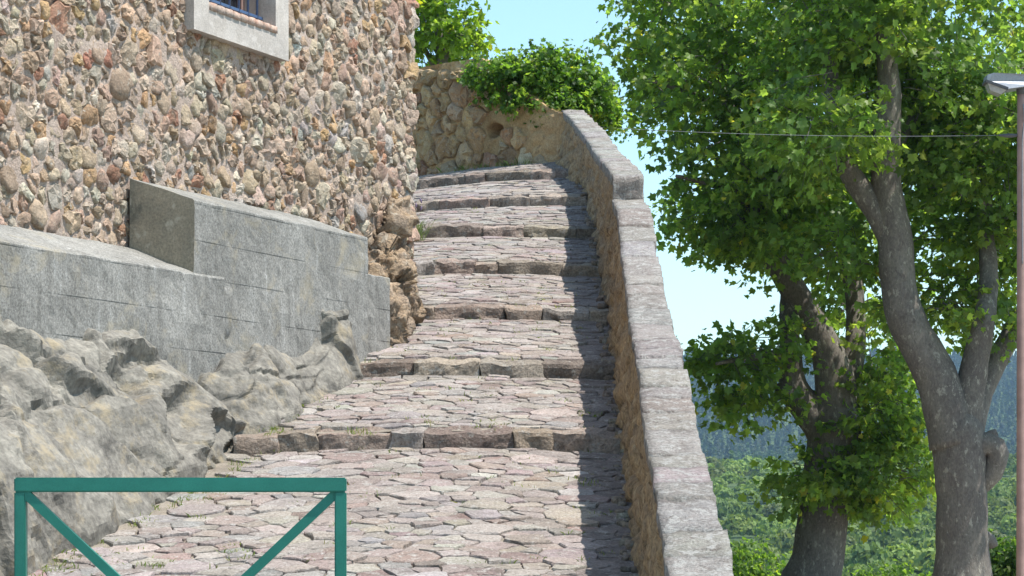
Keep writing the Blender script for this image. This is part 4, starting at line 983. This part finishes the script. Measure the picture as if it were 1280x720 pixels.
lav = empty('lavender_plant', tuple(lp)); tag(lav, 'small grey-green lavender growing at the house corner', 'plant')
V, f, T = tuft_mesh(np.tile(lp, (1, 1)), 150, .15, .42, [(.12, .16, .08), (.16, .19, .10), (.10, .15, .05)], .045); mesh_obj('stalks', V, f, M['grass'], lav, T, smooth=False)
for _ in range(9):
    c = lp + RNG.normal(0, .09, 3) * np.array([1, 1, .4]) + np.array([0, 0, .38]); tip = c + np.array([RNG.normal(0, .01), 0, .055])
    v, f = tube([c, (c + tip) / 2, tip], [.006, .012, .004], 6, .003, 60, step=.02); mesh_obj('flower', v, f, M['grass'], lav, np.array([.22, .17, .30]))
# loose rubble along the foot of the parapet
b = Bag()
for _ in range(260):
    y = RNG.uniform(12.5, 31); s_ = RNG.uniform(.02, .06); x = xright(y) - RNG.uniform(-.02, .09)
    v, f = rough_box((s_ * RNG.uniform(.8, 1.8), s_ * RNG.uniform(.8, 2), s_), (2, 2, 2), s_ * .3, s_ * .25, 12)
    b.add(v + np.array([x - s_ / 2, y, float(ground(np.array([x]), np.array([y]))[0]) - .012]), f, pick(STEP))
o = b.build('rubble', M['step_stone'], None); tag(o, 'loose rubble and earth along the parapet foot', kind='stuff')

# ------------------------------------------------------------------ woods beyond
def proto_broad(n, seed):
    r = np.random.default_rng(seed); d = r.normal(0, 1, (n, 3)); d /= np.linalg.norm(d, axis=1, keepdims=True); d[:, 2] = np.abs(d[:, 2]) * 1.0 - .25
    rad = .72 + .34 * fbm(d * 2.2 + seed, 2, seed); C = d * rad[:, None] * np.array([1, 1, .95]) * (r.random(n) ** .2)[:, None]
    Nn = d + r.normal(0, .5, (n, 3)); A = np.cross(Nn, r.normal(0, 1, (n, 3)))
    V, f = leaf_mesh(C, A, Nn, r.uniform(.11, .21, n), np.array([(-.5, -.4), (.5, -.5), (.55, .5), (-.4, .55)]), 0, 0)
    V[:, 2] += .85; return V, f
def proto_pine(n, seed):
    r = np.random.default_rng(seed); t = r.random(n) ** .7; a = r.random(n) * 6.283; rad = (1 - t) * .42 * r.uniform(.5, 1.1, n) + .03
    C = np.column_stack([np.cos(a) * rad, np.sin(a) * rad, .15 + t * 1.75]); Nn = np.column_stack([np.cos(a), np.sin(a), np.full(n, .8)]) + r.normal(0, .3, (n, 3)); A = np.cross(Nn, r.normal(0, 1, (n, 3)))
    V, f = leaf_mesh(C, A, Nn, r.uniform(.18, .34, n), np.array([(-.5, -.4), (.5, -.5), (.4, .5), (-.4, .5)]), 0, 0); return V, f
def wood(name, label, pos, scale, protos, pal, mat='leaf_far', parent=None):
    Vs, Fs, Ts = [], [], []; n0 = 0
    for i, (p, s) in enumerate(zip(pos, scale)):
        V, f = protos[RNG.integers(len(protos))]; a = RNG.random() * 6.283; R2 = np.array([[math.cos(a), -math.sin(a), 0], [math.sin(a), math.cos(a), 0], [0, 0, 1]])
        v = (V @ R2.T) * s * np.array([1, 1, RNG.uniform(.8, 1.25)]) + p; Vs.append(v); Fs.append(f + n0); n0 += len(v)
        t = np.array(pal[RNG.integers(len(pal))]) * RNG.uniform(.75, 1.3); Ts.append(np.tile(t, (len(v), 1)))
    return tag(mesh_obj(name, np.concatenate(Vs), np.concatenate(Fs), M[mat], None, np.concatenate(Ts), smooth=False), label, kind='stuff')
def scatter(n, y0, y1, xa, xb, seed):
    r = np.random.default_rng(seed); y = np.sqrt(r.random(n) * (y1 ** 2 - y0 ** 2) + y0 ** 2); x = y * r.uniform(xa, xb, n)
    return np.column_stack([x, y, terrain(x, y)])
pb = [proto_broad(340, s) for s in range(5)]; pb2 = [proto_broad(200, s + 9) for s in range(4)]; pp = [proto_pine(46, s) for s in range(4)]
BR = [(.12, .18, .035), (.15, .215, .042), (.095, .15, .033), (.17, .23, .048), (.13, .165, .05)]
q = scatter(1000, 330, 960, .03, .25, 1); wood('broadleaf_wood', 'bright green broadleaf wood covering the valley slope', q, RNG.uniform(2.6, 5.2, len(q)), pb, BR)
q = scatter(1000, 900, 1680, .02, .26, 2); wood('mixed_wood', 'darker mixed wood at the foot of the far hill', q, RNG.uniform(4.0, 8.0, len(q)), pb2 + pp, [(.045, .085, .025), (.06, .10, .03), (.035, .07, .022)])
q = scatter(5200, 1600, 2600, .02, .26, 3); wood('pine_forest', 'dark pine forest on the blue far hill', q, RNG.uniform(4.5, 8.5, len(q)), pp, [(.022, .045, .018), (.03, .055, .02), (.035, .065, .02), (.05, .075, .03)])
SHB = [(.10, .17, .03), (.12, .19, .035), (.08, .14, .028)]
def shrub(x, ytop, d, rx, label, pal, size, nsp, shape=LEAF, grp=None):
    zt_ = px(x, ytop, d)[2]; zb = float(terrain(np.array([px(x, 0, d)[0]]), np.array([d]))[0]); hgt = zt_ - zb
    s_ = empty('shrub', (px(x, 0, d)[0], d, zb)); tag(s_, label, 'shrub', grp)
    v, f = tube([(px(x, 0, d)[0], d, zb - .1), (px(x, 0, d)[0] + .1, d, zb + hgt * .6)], [.07, .03], 8, .01); mesh_obj('stem', v, f, M['bark'], s_)
    c = np.array([px(x, 0, d)[0], d, zb + hgt * .55]); R_ = rx * d / F
    crown('foliage', [(c, np.array([R_, R_, hgt * .42]), 2), (c + np.array([R_ * .5, 0, -hgt * .1]), np.array([R_ * .7, R_ * .7, hgt * .3]), 1), (c + np.array([-R_ * .55, 0, -hgt * .12]), np.array([R_ * .7, R_ * .7, hgt * .3]), 1)], nsp, 16, size, s_, pal, .3, int(x), -.3, shape, clump=1.2, flat=.9)
shrub(935, 672, 72, 42, 'yellow-green shrub low beyond the parapet', SHB, .17, 420, OVAL)
shrub(1262, 664, 47, 34, 'dark narrow-leaved shrub between burl-knobbed plane tree and lamp pole', [(.05, .10, .025), (.075, .13, .03)], .16, 240, OVAL)
shrub(1110, 704, 66, 55, 'low green shrub between the two plane trunks', SHB, .17, 330, OVAL)

# ------------------------------------------------------------------ haze: pale air round the whole place
hz = Bag(); box(hz, (-2900, -70, -45), (2900, 3700, 215))
m, t, out = new_mat('haze'); vol = nd(t, 'ShaderNodeVolumePrincipled'); vol.inputs['Density'].default_value = 0.00012; vol.inputs['Color'].default_value = (0.50, 0.74, 1.0, 1); vol.inputs['Anisotropy'].default_value = 0.2
t.links.new(vol.outputs[0], out.inputs['Volume'])
o = hz.build('haze', m, None, smooth=False); tag(o, 'thin blue haze over the valley', kind='stuff')
